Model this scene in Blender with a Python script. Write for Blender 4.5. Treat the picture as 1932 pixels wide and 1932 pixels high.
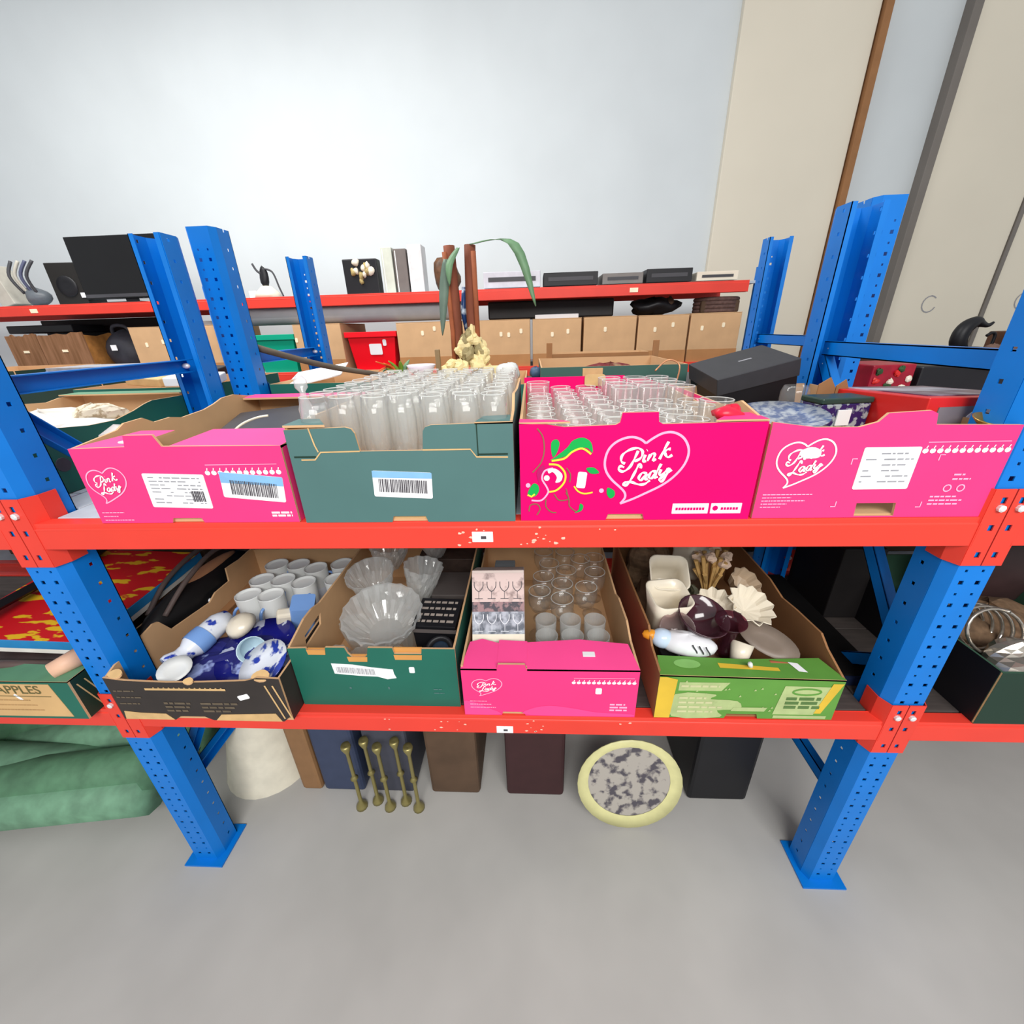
import bpy, math, random
from math import sin, cos, pi, radians
from mathutils import Vector, Matrix, Euler
from mathutils.geometry import tessellate_polygon
random.seed(11)
sc = bpy.context.scene
col = sc.collection
for o in list(bpy.data.objects):
    bpy.data.objects.remove(o)

# ------------------------------------------------------------------ camera
yaw, pit, rol = radians(-3.163), radians(23.964), radians(-1.772)
fw = Vector((sin(yaw) * cos(pit), cos(yaw) * cos(pit), -sin(pit)))
rt = Vector((cos(yaw), -sin(yaw), 0))
up = rt.cross(fw)
rt2 = rt * cos(rol) + up * sin(rol)
up2 = -rt * sin(rol) + up * cos(rol)
cd = bpy.data.cameras.new('camera')
cd.sensor_width = 36
cd.lens = 36 * 778.9 / 1932
cd.clip_start = 0.02
cam = bpy.data.objects.new('camera', cd)
cam.matrix_world = Matrix(((rt2.x, up2.x, -fw.x, 0), (rt2.y, up2.y, -fw.y, -0.7), (rt2.z, up2.z, -fw.z, 1.5), (0, 0, 0, 1)))
col.objects.link(cam)
sc.camera = cam

# ------------------------------------------------------------------ light
w = bpy.data.worlds.new('world')
sc.world = w
w.use_nodes = True
bg = w.node_tree.nodes['Background']
bg.inputs['Color'].default_value = (0.96, 0.98, 1.0, 1)
bg.inputs['Strength'].default_value = 0.52


def area(name, loc, rot, sx, sy, energy, colr=(1, 1, 1)):
    l = bpy.data.lights.new(name, 'AREA')
    l.shape = 'RECTANGLE'
    l.size, l.size_y, l.energy, l.color = sx, sy, energy, colr
    o = bpy.data.objects.new(name, l)
    o.location, o.rotation_euler = loc, rot
    col.objects.link(o)


# roof lights of the hall: one row over each aisle
area('roof_light', (0.5, -2.9, 3.3), (radians(46), 0, radians(10)), 3.0, 1.2, 135, (1, 0.985, 0.96))
area('roof_light', (-1.9, 1.3, 3.7), (radians(6), 0, 0), 3.0, 0.7, 80, (1, 0.985, 0.96))
sc.view_settings.view_transform = 'Standard'
sc.view_settings.look = 'None'
sc.view_settings.gamma = 1.0
sc.view_settings.use_curve_mapping = False
sc.view_settings.exposure = 0.28
sc.cycles.transparent_max_bounces = 160
sc.cycles.max_bounces = 12
sc.cycles.glossy_bounces = 8
sc.cycles.use_denoising = True


# ------------------------------------------------------------------ materials
def lin(c):
    r = []
    for x in c[:3]:
        x /= 255.0
        r.append(x / 12.92 if x <= 0.04045 else ((x + 0.055) / 1.055) ** 2.4)
    return (*r, 1)


MC = {}


def mat(name, c, rough=0.55, var=0.08, scale=20, metal=0.0, bump=0.0, spec=0.35, c2=None, thr=None, stretch=None, alpha=None):
    if name in MC:
        return MC[name]
    m = bpy.data.materials.new(name)
    m.use_nodes = True
    nt = m.node_tree
    b = nt.nodes['Principled BSDF']
    b.inputs['Roughness'].default_value = rough
    b.inputs['Metallic'].default_value = metal
    b.inputs['Specular IOR Level'].default_value = spec
    tc = nt.nodes.new('ShaderNodeTexCoord')
    nz = nt.nodes.new('ShaderNodeTexNoise')
    nz.inputs['Scale'].default_value = scale
    nz.inputs['Detail'].default_value = 3
    src = tc.outputs['Object']
    if stretch:
        mp = nt.nodes.new('ShaderNodeMapping')
        mp.inputs['Scale'].default_value = stretch
        nt.links.new(src, mp.inputs['Vector'])
        src = mp.outputs['Vector']
    nt.links.new(src, nz.inputs['Vector'])
    rp = nt.nodes.new('ShaderNodeValToRGB')
    L = lin(c)
    if c2 is not None:
        L2 = lin(c2)
        t = thr if thr else (0.45, 0.55)
        rp.color_ramp.elements[0].position, rp.color_ramp.elements[1].position = t
        rp.color_ramp.elements[0].color, rp.color_ramp.elements[1].color = L, L2
    else:
        rp.color_ramp.elements[0].position, rp.color_ramp.elements[1].position = 0.3, 0.7
        rp.color_ramp.elements[0].color = (*[x * (1 - var) for x in L[:3]], 1)
        rp.color_ramp.elements[1].color = (*[min(1, x * (1 + var)) for x in L[:3]], 1)
    nt.links.new(nz.outputs['Fac'], rp.inputs['Fac'])
    nt.links.new(rp.outputs['Color'], b.inputs['Base Color'])
    if bump:
        bp = nt.nodes.new('ShaderNodeBump')
        bp.inputs['Strength'].default_value = bump
        bp.inputs['Distance'].default_value = 0.004
        nt.links.new(nz.outputs['Fac'], bp.inputs['Height'])
        nt.links.new(bp.outputs['Normal'], b.inputs['Normal'])
    MC[name] = m
    return m


def glass(name, tint=(0.93, 0.95, 0.94), body=0.10, bodyc=(0.9, 0.92, 0.9), rough=0.06, blend=0.35, spec=0.035):
    m = bpy.data.materials.new(name)
    m.use_nodes = True
    nt = m.node_tree
    for n in list(nt.nodes):
        nt.nodes.remove(n)
    out = nt.nodes.new('ShaderNodeOutputMaterial')
    tr = nt.nodes.new('ShaderNodeBsdfTransparent')
    tr.inputs['Color'].default_value = (*tint, 1)
    gl = nt.nodes.new('ShaderNodeBsdfGlossy')
    gl.inputs['Roughness'].default_value = rough
    df = nt.nodes.new('ShaderNodeBsdfDiffuse')
    df.inputs['Color'].default_value = (*bodyc, 1)
    ts = nt.nodes.new('ShaderNodeBsdfTranslucent')
    ts.inputs['Color'].default_value = (*bodyc, 1)
    dm = nt.nodes.new('ShaderNodeMixShader')
    dm.inputs['Fac'].default_value = 0.5
    nt.links.new(df.outputs[0], dm.inputs[1])
    nt.links.new(ts.outputs[0], dm.inputs[2])
    lw = nt.nodes.new('ShaderNodeLayerWeight')
    lw.inputs['Blend'].default_value = 0.5
    pw = nt.nodes.new('ShaderNodeMath')
    pw.operation = 'POWER'
    pw.inputs[1].default_value = 5.0
    ma = nt.nodes.new('ShaderNodeMath')
    ma.operation = 'MULTIPLY_ADD'
    ma.inputs[1].default_value = blend
    ma.inputs[2].default_value = spec
    nt.links.new(lw.outputs['Facing'], pw.inputs[0])
    nt.links.new(pw.outputs[0], ma.inputs[0])
    m1 = nt.nodes.new('ShaderNodeMixShader')
    m2 = nt.nodes.new('ShaderNodeMixShader')
    m2.inputs['Fac'].default_value = body
    nt.links.new(ma.outputs[0], m1.inputs['Fac'])
    nt.links.new(tr.outputs[0], m1.inputs[1])
    nt.links.new(gl.outputs[0], m1.inputs[2])
    nt.links.new(m1.outputs[0], m2.inputs[1])
    nt.links.new(dm.outputs[0], m2.inputs[2])
    nt.links.new(m2.outputs[0], out.inputs[0])
    return m


RED = mat('red_paint', (224, 62, 48), 0.42, 0.05, 6)
BLUE = mat('blue_paint', (0, 116, 206), 0.4, 0.06, 8)
STEEL = mat('zinc_steel', (225, 226, 228), 0.4, 0.05, 40, metal=0.25)
DECK = mat('grey_deck', (178, 188, 196), 0.6, 0.1, 12)
DARKDECK = mat('dark_deck', (70, 63, 60), 0.7, 0.2, 9, stretch=(1, 8, 1))
KRAFT = mat('kraft_board', (204, 164, 122), 0.8, 0.07, 9)
KRAFTD = mat('kraft_board_dark', (150, 106, 68), 0.8, 0.1, 9)
PINK3 = mat('magenta_print', (230, 0, 104), 0.6, 0.04, 5, spec=0.12)
PINK = mat('pink_print', (240, 60, 126), 0.6, 0.05, 5, spec=0.12)
PINK_LIT_WAVE = mat('lit_flap_wave_pink', (244, 76, 144), 0.6, 0.05, 5, spec=0.12)  # top light painted into the flaps' pink; also the lighter wave print
TEAL = mat('teal_green_print', (76, 112, 110), 0.6, 0.05, 7)
GREEN = mat('bottle_green_print', (26, 100, 84), 0.55, 0.07, 7)
DGREEN = mat('dark_green_print', (24, 52, 40), 0.55, 0.08, 7)
LIME = mat('lime_green_print', (92, 146, 60), 0.55, 0.08, 12)
LIMEL = mat('pale_lime_print', (170, 186, 128), 0.6, 0.1, 30)
YELLOW = mat('yellow_print', (214, 178, 56), 0.6, 0.08, 14)
BLACKP = mat('black_brown_print', (48, 42, 40), 0.55, 0.15, 10)
GOLD = mat('tan_print', (206, 170, 118), 0.6, 0.1, 30)
WHITE = mat('white_paper', (240, 240, 242), 0.55, 0.02, 10)
GREYP = mat('grey_print', (150, 150, 156), 0.6, 0.15, 60)
INK = mat('dark_ink', (70, 66, 72), 0.6, 0.1, 30)
SKYB = mat('sky_blue_print', (130, 180, 222), 0.55, 0.08, 20)
PALEPINK = mat('pale_pink_print', (255, 170, 205), 0.5, 0.03, 20)
LEAFG = mat('leaf_green_print', (0, 165, 70), 0.5, 0.05, 10)
OLIVE = mat('olive_print', (125, 100, 70), 0.5, 0.1, 10)
YLINE = mat('yellow_green_print', (215, 220, 60), 0.5, 0.05, 10)
PURPP = mat('purple_print', (178, 0, 96), 0.5, 0.05, 10)
BLACK = mat('black_card', (22, 22, 26), 0.45, 0.1, 10)
GREYD = mat('dark_grey', (66, 66, 70), 0.5, 0.1, 10)
CERW = mat('white_ceramic', (226, 228, 226), 0.18, 0.04, 8, spec=0.5)
CERC = mat('cream_ceramic', (226, 216, 196), 0.25, 0.06, 8, spec=0.5)
DELFT = mat('delft_ceramic', (225, 230, 240), 0.18, scale=28, c2=(44, 66, 168), thr=(0.54, 0.6), spec=0.5)
DELFTD = mat('deep_blue_ceramic', (24, 26, 120), 0.2, scale=30, c2=(205, 212, 235), thr=(0.58, 0.62), spec=0.5)
LBLUE = mat('light_blue_ceramic', (120, 160, 220), 0.25, 0.08, 8, spec=0.5)
CLEAR = glass('clear_glass', (0.994, 0.997, 0.995), 0.05, (0.97, 0.98, 0.97), 0.05, 0.75)
CLEARG = glass('goblet_glass', (0.985, 0.99, 0.988), 0.035, (0.95, 0.96, 0.95), 0.04, 0.8)
LIP = glass('glass_lip', (0.97, 0.98, 0.975), 0.45, (0.97, 0.98, 0.97), 0.04, 0.5)
CRYST = glass('cut_crystal', (0.985, 0.99, 0.985), 0.27, (0.97, 0.99, 0.98), 0.03, 0.9, 0.16)
AMETH = glass('purple_glass', (0.55, 0.28, 0.36), 0.12, (0.36, 0.12, 0.18), 0.06, 0.4)
PLASTICFILM = glass('clear_wrap', (0.9, 0.93, 0.95), 0.2, (0.9, 0.92, 0.93), 0.15, 0.4)


# ------------------------------------------------------------------ mesh helpers
class MB:
    def __init__(s):
        s.v, s.f, s.m = [], [], []

    def add(s, vs, fs, m=0):
        b = len(s.v)
        s.v += [tuple(v) for v in vs]
        for f in fs:
            s.f.append([i + b for i in f])
            s.m.append(m)
        return s

    def box(s, x0, x1, y0, y1, z0, z1, m=0):
        return s.add([(x0, y0, z0), (x1, y0, z0), (x1, y1, z0), (x0, y1, z0), (x0, y0, z1), (x1, y0, z1), (x1, y1, z1), (x0, y1, z1)],
                     [(0, 3, 2, 1), (4, 5, 6, 7), (0, 1, 5, 4), (1, 2, 6, 5), (2, 3, 7, 6), (3, 0, 4, 7)], m)

    def prism(s, outline, fn, w0, w1, m0=0, m1=None, ms=None, holes=()):
        m1 = m0 if m1 is None else m1
        ms = m1 if ms is None else ms
        loops = [outline] + list(holes)
        flat = [p for l in loops for p in l]
        tris = tessellate_polygon([[Vector((p[0], p[1], 0)) for p in l] for l in loops])
        n = len(flat)
        b = len(s.v)
        s.v += [fn(p[0], p[1], w0) for p in flat] + [fn(p[0], p[1], w1) for p in flat]
        for t in tris:
            s.f.append([b + i for i in t]); s.m.append(m0)
            s.f.append([b + n + i for i in reversed(t)]); s.m.append(m1)
        k = 0
        for l in loops:
            for i in range(len(l)):
                j = (i + 1) % len(l)
                s.f.append([b + k + i, b + k + j, b + n + k + j, b + n + k + i]); s.m.append(ms)
            k += len(l)
        return s

    def poly(s, pts, fn, m=0):
        tris = tessellate_polygon([[Vector((p[0], p[1], 0)) for p in pts]])
        return s.add([fn(p[0], p[1]) for p in pts], [list(t) for t in tris], m)

    def ribbon(s, pts, width, fn, m=0, closed=False, lift=0.0):
        P = [Vector((p[0], p[1])) for p in pts]
        n = len(P)
        L, R = [], []
        for i in range(n):
            a = P[(i - 1) % n] if (closed or i > 0) else P[i]
            c = P[(i + 1) % n] if (closed or i < n - 1) else P[i]
            d = (c - a)
            d = d.normalized() if d.length > 1e-9 else Vector((1, 0))
            nn = Vector((-d.y, d.x))
            wd = width[i] if isinstance(width, (list, tuple)) else width
            L.append(P[i] + nn * wd / 2); R.append(P[i] - nn * wd / 2)
        vs = [fn(p.x, p.y) for p in L] + [fn(p.x, p.y) for p in R]
        if lift:
            vs = [(v[0], v[1] - lift * (i % n), v[2]) for i, v in enumerate(vs)]
        fs = []
        for i in range(n if closed else n - 1):
            j = (i + 1) % n
            fs.append((i, j, n + j, n + i))
        return s.add(vs, fs, m)

    def tube(s, pts, r, n=8, m=0, caps=True):
        P = [Vector(p) for p in pts]
        k = len(P)
        b = len(s.v)
        prev = None
        for i in range(k):
            d = (P[min(i + 1, k - 1)] - P[max(i - 1, 0)]).normalized()
            a = prev if prev is not None else (Vector((0, 0, 1)) if abs(d.z) < 0.9 else Vector((1, 0, 0)))
            u = (a - d * a.dot(d)).normalized()
            prev = u
            v = d.cross(u)
            rr = r[i] if isinstance(r, (list, tuple)) else r
            for j in range(n):
                t = 2 * pi * j / n
                s.v.append(tuple(P[i] + u * rr * cos(t) + v * rr * sin(t)))
        for i in range(k - 1):
            for j in range(n):
                j2 = (j + 1) % n
                s.f.append([b + i * n + j, b + i * n + j2, b + (i + 1) * n + j2, b + (i + 1) * n + j]); s.m.append(m)
        if caps:
            s.f.append([b + j for j in reversed(range(n))]); s.m.append(m)
            s.f.append([b + (k - 1) * n + j for j in range(n)]); s.m.append(m)
        return s

    def lathe(s, prof, n=20, m=0, T=None, wob=None):
        b = len(s.v)
        for (r, z) in prof:
            for j in range(n):
                t = 2 * pi * j / n
                q = r * (wob(t, z) if wob else 1)
                p = Vector((q * cos(t), q * sin(t), z))
                if T:
                    p = T @ p
                s.v.append(tuple(p))
        for i in range(len(prof) - 1):
            for j in range(n):
                j2 = (j + 1) % n
                s.f.append([b + i * n + j, b + i * n + j2, b + (i + 1) * n + j2, b + (i + 1) * n + j]); s.m.append(m)
        return s

    def blob(s, c, r, m=0, n=12, k=8, amp=0.0, seed=0, T=None):
        rnd = random.Random(seed)
        ph = [(rnd.uniform(0, 6), rnd.uniform(0, 6), rnd.randint(1, 4), rnd.randint(1, 3)) for _ in range(5)]
        b = len(s.v)
        for i in range(k + 1):
            th = pi * i / k
            for j in range(n):
                t = 2 * pi * j / n
                q = 1 + amp * sum(sin(a * t + p0) * sin(e * th + p1) for p0, p1, a, e in ph) / 2
                p = Vector((r[0] * q * sin(th) * cos(t), r[1] * q * sin(th) * sin(t), -r[2] * q * cos(th)))
                if T:
                    p = T @ p
                s.v.append(tuple(p + Vector(c)))
        for i in range(k):
            for j in range(n):
                j2 = (j + 1) % n
                s.f.append([b + i * n + j, b + i * n + j2, b + (i + 1) * n + j2, b + (i + 1) * n + j]); s.m.append(m)
        return s

    def mesh(s, name, mats, smooth=False):
        me = bpy.data.meshes.new(name)
        me.from_pydata(s.v, [], s.f)
        for mm in (mats if isinstance(mats, (list, tuple)) else [mats]):
            me.materials.append(mm)
        for i, p in enumerate(me.polygons):
            p.material_index = s.m[i]
            p.use_smooth = smooth
        me.validate()
        return me

    def build(s, name, mats, parent=None, smooth=False, bevel=0, loc=(0, 0, 0), rot=(0, 0, 0)):
        o = bpy.data.objects.new(name, s.mesh(name, mats, smooth))
        col.objects.link(o)
        o.location, o.rotation_euler = loc, rot
        if parent:
            o.parent = parent
        if bevel:
            md = o.modifiers.new('bevel', 'BEVEL')
            md.width, md.segments, md.limit_method = bevel, 2, 'ANGLE'
        return o


def tag(o, label, cat, group=None):
    o['label'], o['category'] = label, cat
    if group:
        o['group'] = group
    return o


def thing(name, label, cat, loc=(0, 0, 0), rot=(0, 0, 0), group=None):
    o = bpy.data.objects.new(name, None)
    o.empty_display_size = 0.05
    col.objects.link(o)
    o.location = loc
    o.rotation_euler = rot if isinstance(rot, (tuple, list, Euler)) else (0, 0, rot)
    return tag(o, label, cat, group)


def struct(o):
    o['kind'] = 'structure'
    return o


def dup(root, loc, rot=None, label=None, group=None):
    r = root.copy()
    col.objects.link(r)
    r.location = loc
    if rot is not None:
        r.rotation_euler = rot
    if label:
        r['label'] = label
    if group:
        r['group'] = group
    for ch in root.children:
        c = ch.copy()
        col.objects.link(c)
        c.parent = r
        for g in ch.children:
            d = g.copy()
            col.objects.link(d)
            d.parent = c
    return r


def cr(pts, n=6, closed=False):
    P = [Vector(p) for p in pts]
    k = len(P)
    out = []
    for i in range(k if closed else k - 1):
        p0 = P[(i - 1) % k] if (closed or i > 0) else P[i]
        p1, p2 = P[i], P[(i + 1) % k]
        p3 = P[(i + 2) % k] if (closed or i < k - 2) else p2
        for q in range(n):
            t = q / n
            out.append(0.5 * ((2 * p1) + (p2 - p0) * t + (2 * p0 - 5 * p1 + 4 * p2 - p3) * t * t + (3 * p1 - p0 - 3 * p2 + p3) * t ** 3))
    if not closed:
        out.append(P[-1])
    return out


def text_mesh(mb, s, size, fn, m=0, sx=1.0):
    cu = bpy.data.curves.new('t', 'FONT')
    cu.body, cu.size, cu.align_x, cu.align_y = s, size, 'CENTER', 'CENTER'
    cu.offset = size * 0.012
    o = bpy.data.objects.new('t', cu)
    col.objects.link(o)
    dg = bpy.context.evaluated_depsgraph_get()
    dg.update()
    me = o.evaluated_get(dg).to_mesh()
    mb.add([fn(v.co.x * sx, v.co.y) for v in me.vertices], [list(p.vertices) for p in me.polygons], m)
    o.evaluated_get(dg).to_mesh_clear()
    bpy.data.objects.remove(o)
    bpy.data.curves.remove(cu)


def FR(eps=0.0007):
    return lambda u, v: (u, -eps, v)


# ------------------------------------------------------------------ setting
def plane_struct(name, mb, m):
    return struct(mb.build(name, m))


FLOORM = mat('concrete_floor', (176, 174, 170), 0.75, 0.08, 3)
WALLM = mat('white_wall', (208, 214, 216), 0.8, 0.03, 2)
CREAM = mat('cream_panel', (222, 214, 196), 0.6, 0.03, 1.5)
GREYT = mat('grey_trim', (118, 112, 106), 0.5, 0.06, 4)
plane_struct('floor', MB().box(-7, 7, -3.5, 3.25, -0.08, 0), FLOORM)
wb = plane_struct('wall_back', MB().box(-7, 7, 3.25, 3.4, 0, 5.0), WALLM)
for x0, x1 in ((1.42, 2.30), (2.92, 3.655), (3.69, 4.43), (4.465, 5.2)):
    MB().box(x0, x1, 3.2, 3.252, 0.02, 4.6).build('wall_panel', CREAM, wb, bevel=0.006)
MB().box(2.86, 2.918, 3.17, 3.252, 0.02, 4.6).build('wall_post', GREYT, wb, bevel=0.004)
MB().box(2.31, 2.36, 3.17, 3.252, 0.02, 4.6).build('wall_post', KRAFTD, wb, bevel=0.004)
for x in (3.657, 4.432):
    MB().box(x, x + 0.031, 3.19, 3.252, 0.02, 4.6).build('panel_joint_strip', GREYT, wb)
for x in (3.235, 3.95):
    mb = MB()
    mb.ribbon([(x + 0.055 * cos(t * pi / 8), 1.585 + 0.06 * sin(t * pi / 8)) for t in range(2, 16)], 0.008, lambda u, v: (u, 3.1975, v))
    mb.build('pen_mark', GREYP, wb)


# ------------------------------------------------------------------ racks
def upright_mesh(h, sgn):
    """omega profile; perforated face towards sgn * -Y"""
    mb = MB()
    pitch = 0.0525
    xs = [-0.032, -0.0195, -0.0105, 0.0105, 0.0195, 0.032]
    zs, kinds = [0.0], []
    z = 0.035
    while z + pitch < h:
        for (d, hh, k) in ((0.0, 0.0045, 1), (pitch / 2, 0.0028, 2)):
            zs += [z + d - hh, z + d + hh]
            kinds += [0, k]
        z += pitch
    zs.append(h)
    kinds.append(0)
    def quad(a, b2, z0, z1):
        mb.add([(a[0], a[1] * sgn, z0), (b2[0], b2[1] * sgn, z0), (b2[0], b2[1] * sgn, z1), (a[0], a[1] * sgn, z1)], [(0, 1, 2, 3)])
    for i, k in enumerate(kinds):
        z0, z1 = zs[i], zs[i + 1]
        if k == 0:
            quad((xs[0], 0), (xs[5], 0), z0, z1)
        else:
            a = 0.0 if k == 1 else 0.002
            quad((xs[0], 0), (xs[1] + a, 0), z0, z1)
            quad((xs[2] - a, 0), (xs[3] + a, 0), z0, z1)
            quad((xs[4] - a, 0), (xs[5], 0), z0, z1)
    # side returns, each with its own row of small holes
    for sx in (-1, 1):
        p = [(0.032 * sx, 0), (0.044 * sx, 0.022), (0.044 * sx, 0.078)]
        quad(p[0], p[1], 0, h)
        quad(p[1], (p[1][0], 0.05), 0, h)
        quad((p[1][0], 0.058), p[2], 0, h)
        zz = 0.0
        q = 0.05
        while zz < h:
            e = min(zz + q - 0.008, h)
            quad((p[1][0], 0.05), (p[1][0], 0.058), zz, e)
            zz += q
        quad(p[2], (0.030 * sx, 0.078), 0, h)
    return mb


UPM = {}


def upright(rack, x, y, h, sgn):
    key = (h, sgn)
    if key not in UPM:
        UPM[key] = upright_mesh(h, sgn).mesh('upright', BLUE)
    o = bpy.data.objects.new('upright', UPM[key])
    col.objects.link(o)
    o.location = (x, y, 0)
    o.parent = rack
    md = o.modifiers.new('solid', 'SOLIDIFY')
    md.thickness = 0.002
    md.offset = -1
    return o


def connector(rack, x, y, zt, sx, sgn=1):
    """red end plate of a beam: half the upright face and its return. zt: beam top"""
    z0, z1 = zt - 0.098, zt + 0.054
    mb = MB()
    xs = [0.0012, 0.0105, 0.0195, 0.036]
    hz = [zt + 0.033, zt - 0.02, zt - 0.075]
    zs = [z0]
    for zc in sorted(hz):
        zs += [zc - 0.006, zc + 0.006]
    zs.append(z1)
    yy = -0.0035 * sgn

    def quad(a, b2, za, zb):
        mb.add([(a[0] * sx, a[1], za), (b2[0] * sx, b2[1], za), (b2[0] * sx, b2[1], zb), (a[0] * sx, a[1], zb)], [(0, 1, 2, 3)])
    for i in range(len(zs) - 1):
        if i % 2 == 0:
            quad((xs[0], yy), (xs[3], yy), zs[i], zs[i + 1])
        else:
            quad((xs[0], yy), (xs[1], yy), zs[i], zs[i + 1])
            quad((xs[2], yy), (xs[3], yy), zs[i], zs[i + 1])
    quad((xs[3], yy), (0.048, 0.022 * sgn), z0, z1)
    quad((0.048, 0.022 * sgn), (0.048, 0.055 * sgn), z0, z1)
    o = mb.build('beam_connector', RED, rack, loc=(x, y, 0))
    md = o.modifiers.new('solid', 'SOLIDIFY')
    md.thickness = 0.002
    md.offset = 0
    b = MB().lathe([(0, -0.004), (0.005, -0.004), (0.0066, -0.002), (0.0066, 0.004), (0.004, 0.0055), (0, 0.0055)], 8, 0, Matrix.Rotation(pi / 2 * sgn, 4, 'X'))
    b.v = [(a, -c2 if False else c2, d) for a, c2, d in b.v]
    bo = b.build('bolt', STEEL, o, loc=(0.016 * sx, yy - 0.002 * sgn, zt + 0.019))
    return o


def beam(rack, x0, x1, y, zt, sgn=1, hgt=0.057):
    prof = [(0.0, 0.0), (0.0, hgt - 0.012), (0.002, hgt - 0.010), (0.002, hgt), (0.03, hgt), (0.03, 0.0)]
    mb = MB().prism(prof, lambda u, v, wv: (wv, y - 0.0035 * sgn + u * sgn, zt - hgt + v), x0, x1)
    return mb.build('beam', RED, rack, bevel=0.002)


def brace(rack, x, ya, za, yb, zb, wdt=0.032):
    a, b = Vector((x, ya, za)), Vector((x, yb, zb))
    d = (b - a).normalized()
    n = d.cross(Vector((1, 0, 0))).normalized() * wdt / 2
    ex = Vector((0.012, 0, 0))
    mb = MB()
    # C section: web and two lips
    for s0, s1, e0, e1 in ((-1, 1, -1.0, -0.8), (-1, -0.86, -1.0, 1.0), (0.86, 1, -1.0, 1.0)):
        vs = []
        for p in (a, b):
            vs += [p + n * s0 + ex * e0, p + n * s1 + ex * e0, p + n * s1 + ex * e1, p + n * s0 + ex * e1]
        mb.add(vs, [(0, 1, 2, 3), (7, 6, 5, 4), (0, 4, 5, 1), (1, 5, 6, 2), (2, 6, 7, 3), (3, 7, 4, 0)])
    o = mb.build('brace', BLUE, rack)
    for p in (a + d * 0.02, b - d * 0.02):
        MB().blob((0, 0, 0), (0.013, 0.008, 0.008), 0, 8, 6).build('bolt', STEEL, o, loc=tuple(p), smooth=True)
    return o


def boards(rack, x0, x1, y0, y1, zt, m, n):
    wd = (y1 - y0) / n
    for i in range(n):
        MB().box(x0, x1, y0 + i * wd + 0.0015, y0 + (i + 1) * wd - 0.0015, zt - 0.016, zt).build('shelf_board', m, rack, bevel=0.002)


ZM, ZL = 1.171, 0.658          # beam tops of the front rack
FX = (-1.03, 0.829)            # frame centres of the front rack
rack = thing('storage_rack', 'blue and red steel rack in front, carrying two rows of produce boxes', 'rack')
HF = 1.76
for x in (FX[0] - 1.859, FX[0], FX[1], FX[1] + 1.859):
    upright(rack, x, 0.0, HF, 1)
    upright(rack, x, 0.64, HF, -1)
    MB().box(x - 0.06, x + 0.06, -0.02, 0.1, 0.0, 0.006).build('foot_plate', BLUE, rack)
    MB().box(x - 0.06, x + 0.06, 0.54, 0.66, 0.0, 0.006).build('foot_plate', BLUE, rack)
    brace(rack, x, 0.06, 1.425, 0.58, 1.425, 0.036)
    brace(rack, x, 0.06, 0.30, 0.58, 0.30, 0.036)
    if x < 0:
        brace(rack, x, 0.06, 1.40, 0.58, 0.80)
        brace(rack, x, 0.58, 0.78, 0.06, 0.34)
    else:
        brace(rack, x, 0.58, 1.40, 0.06, 0.80)
        brace(rack, x, 0.06, 0.78, 0.58, 0.34)
for zt in (ZM, ZL):
    for a, b in ((FX[0] - 1.859, FX[0]), (FX[0], FX[1]), (FX[1], FX[1] + 1.859)):
        beam(rack, a + 0.034, b - 0.034, 0.0, zt)
        beam(rack, a + 0.034, b - 0.034, 0.64, zt, -1)
        connector(rack, a, 0.0, zt, 1)
        connector(rack, b, 0.0, zt, -1)
        connector(rack, a, 0.64, zt, 1, -1)
        connector(rack, b, 0.64, zt, -1, -1)
        boards(rack, a + 0.05, b - 0.05, 0.03, 0.61, zt - 0.001, DECK if zt == ZM else DARKDECK, 4)
    boards(rack, FX[0] - 0.045, FX[0] + 0.045, 0.08, 0.56, zt - 0.0015, DECK if zt == ZM else DARKDECK, 1)
    boards(rack, FX[1] - 0.045, FX[1] + 0.045, 0.08, 0.56, zt - 0.0015, DECK if zt == ZM else DARKDECK, 1)
# chipped paint and the little white location labels on the two front beams
CHIP = mat('bare_metal_chip', (240, 190, 170), 0.6, 0.1, 60)
for zt, spots in ((ZM, ((-0.115, 8, 0.03), (0.0, 9, 0.025), (0.14, 2, 0.03), (0.06, 3, 0.03))), (ZL, ((-0.37, 3, 0.02), (-0.20, 7, 0.05), (0.0, 4, 0.04), (0.22, 2, 0.02), (0.0, 4, 0.06)))):
    mb = MB()
    for cx, n, sp in spots:
        for i in range(n):
            u, v, r = cx + random.uniform(-sp, sp), zt - random.uniform(0.012, 0.05), random.uniform(0.0012, 0.0038)
            mb.poly([(u + r * random.uniform(0.6, 1.6) * cos(t * pi / 3), v + r * random.uniform(0.5, 1) * sin(t * pi / 3)) for t in range(6)], lambda p, q: (p, -0.0042, q))
    mb.build('paint_chips', CHIP, rack)
for cx, zc in ((-0.096, ZM - 0.032), (-0.072, ZL - 0.043)):
    o = MB().box(cx - 0.02, cx + 0.02, -0.0052, -0.0036, zc - 0.011, zc + 0.011).build('shelf_label', WHITE, rack, bevel=0.0006)
    MB().box(cx - 0.003, cx + 0.007, -0.0058, -0.0051, zc - 0.004, zc + 0.002).build('printed_mark', INK, o)

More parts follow.
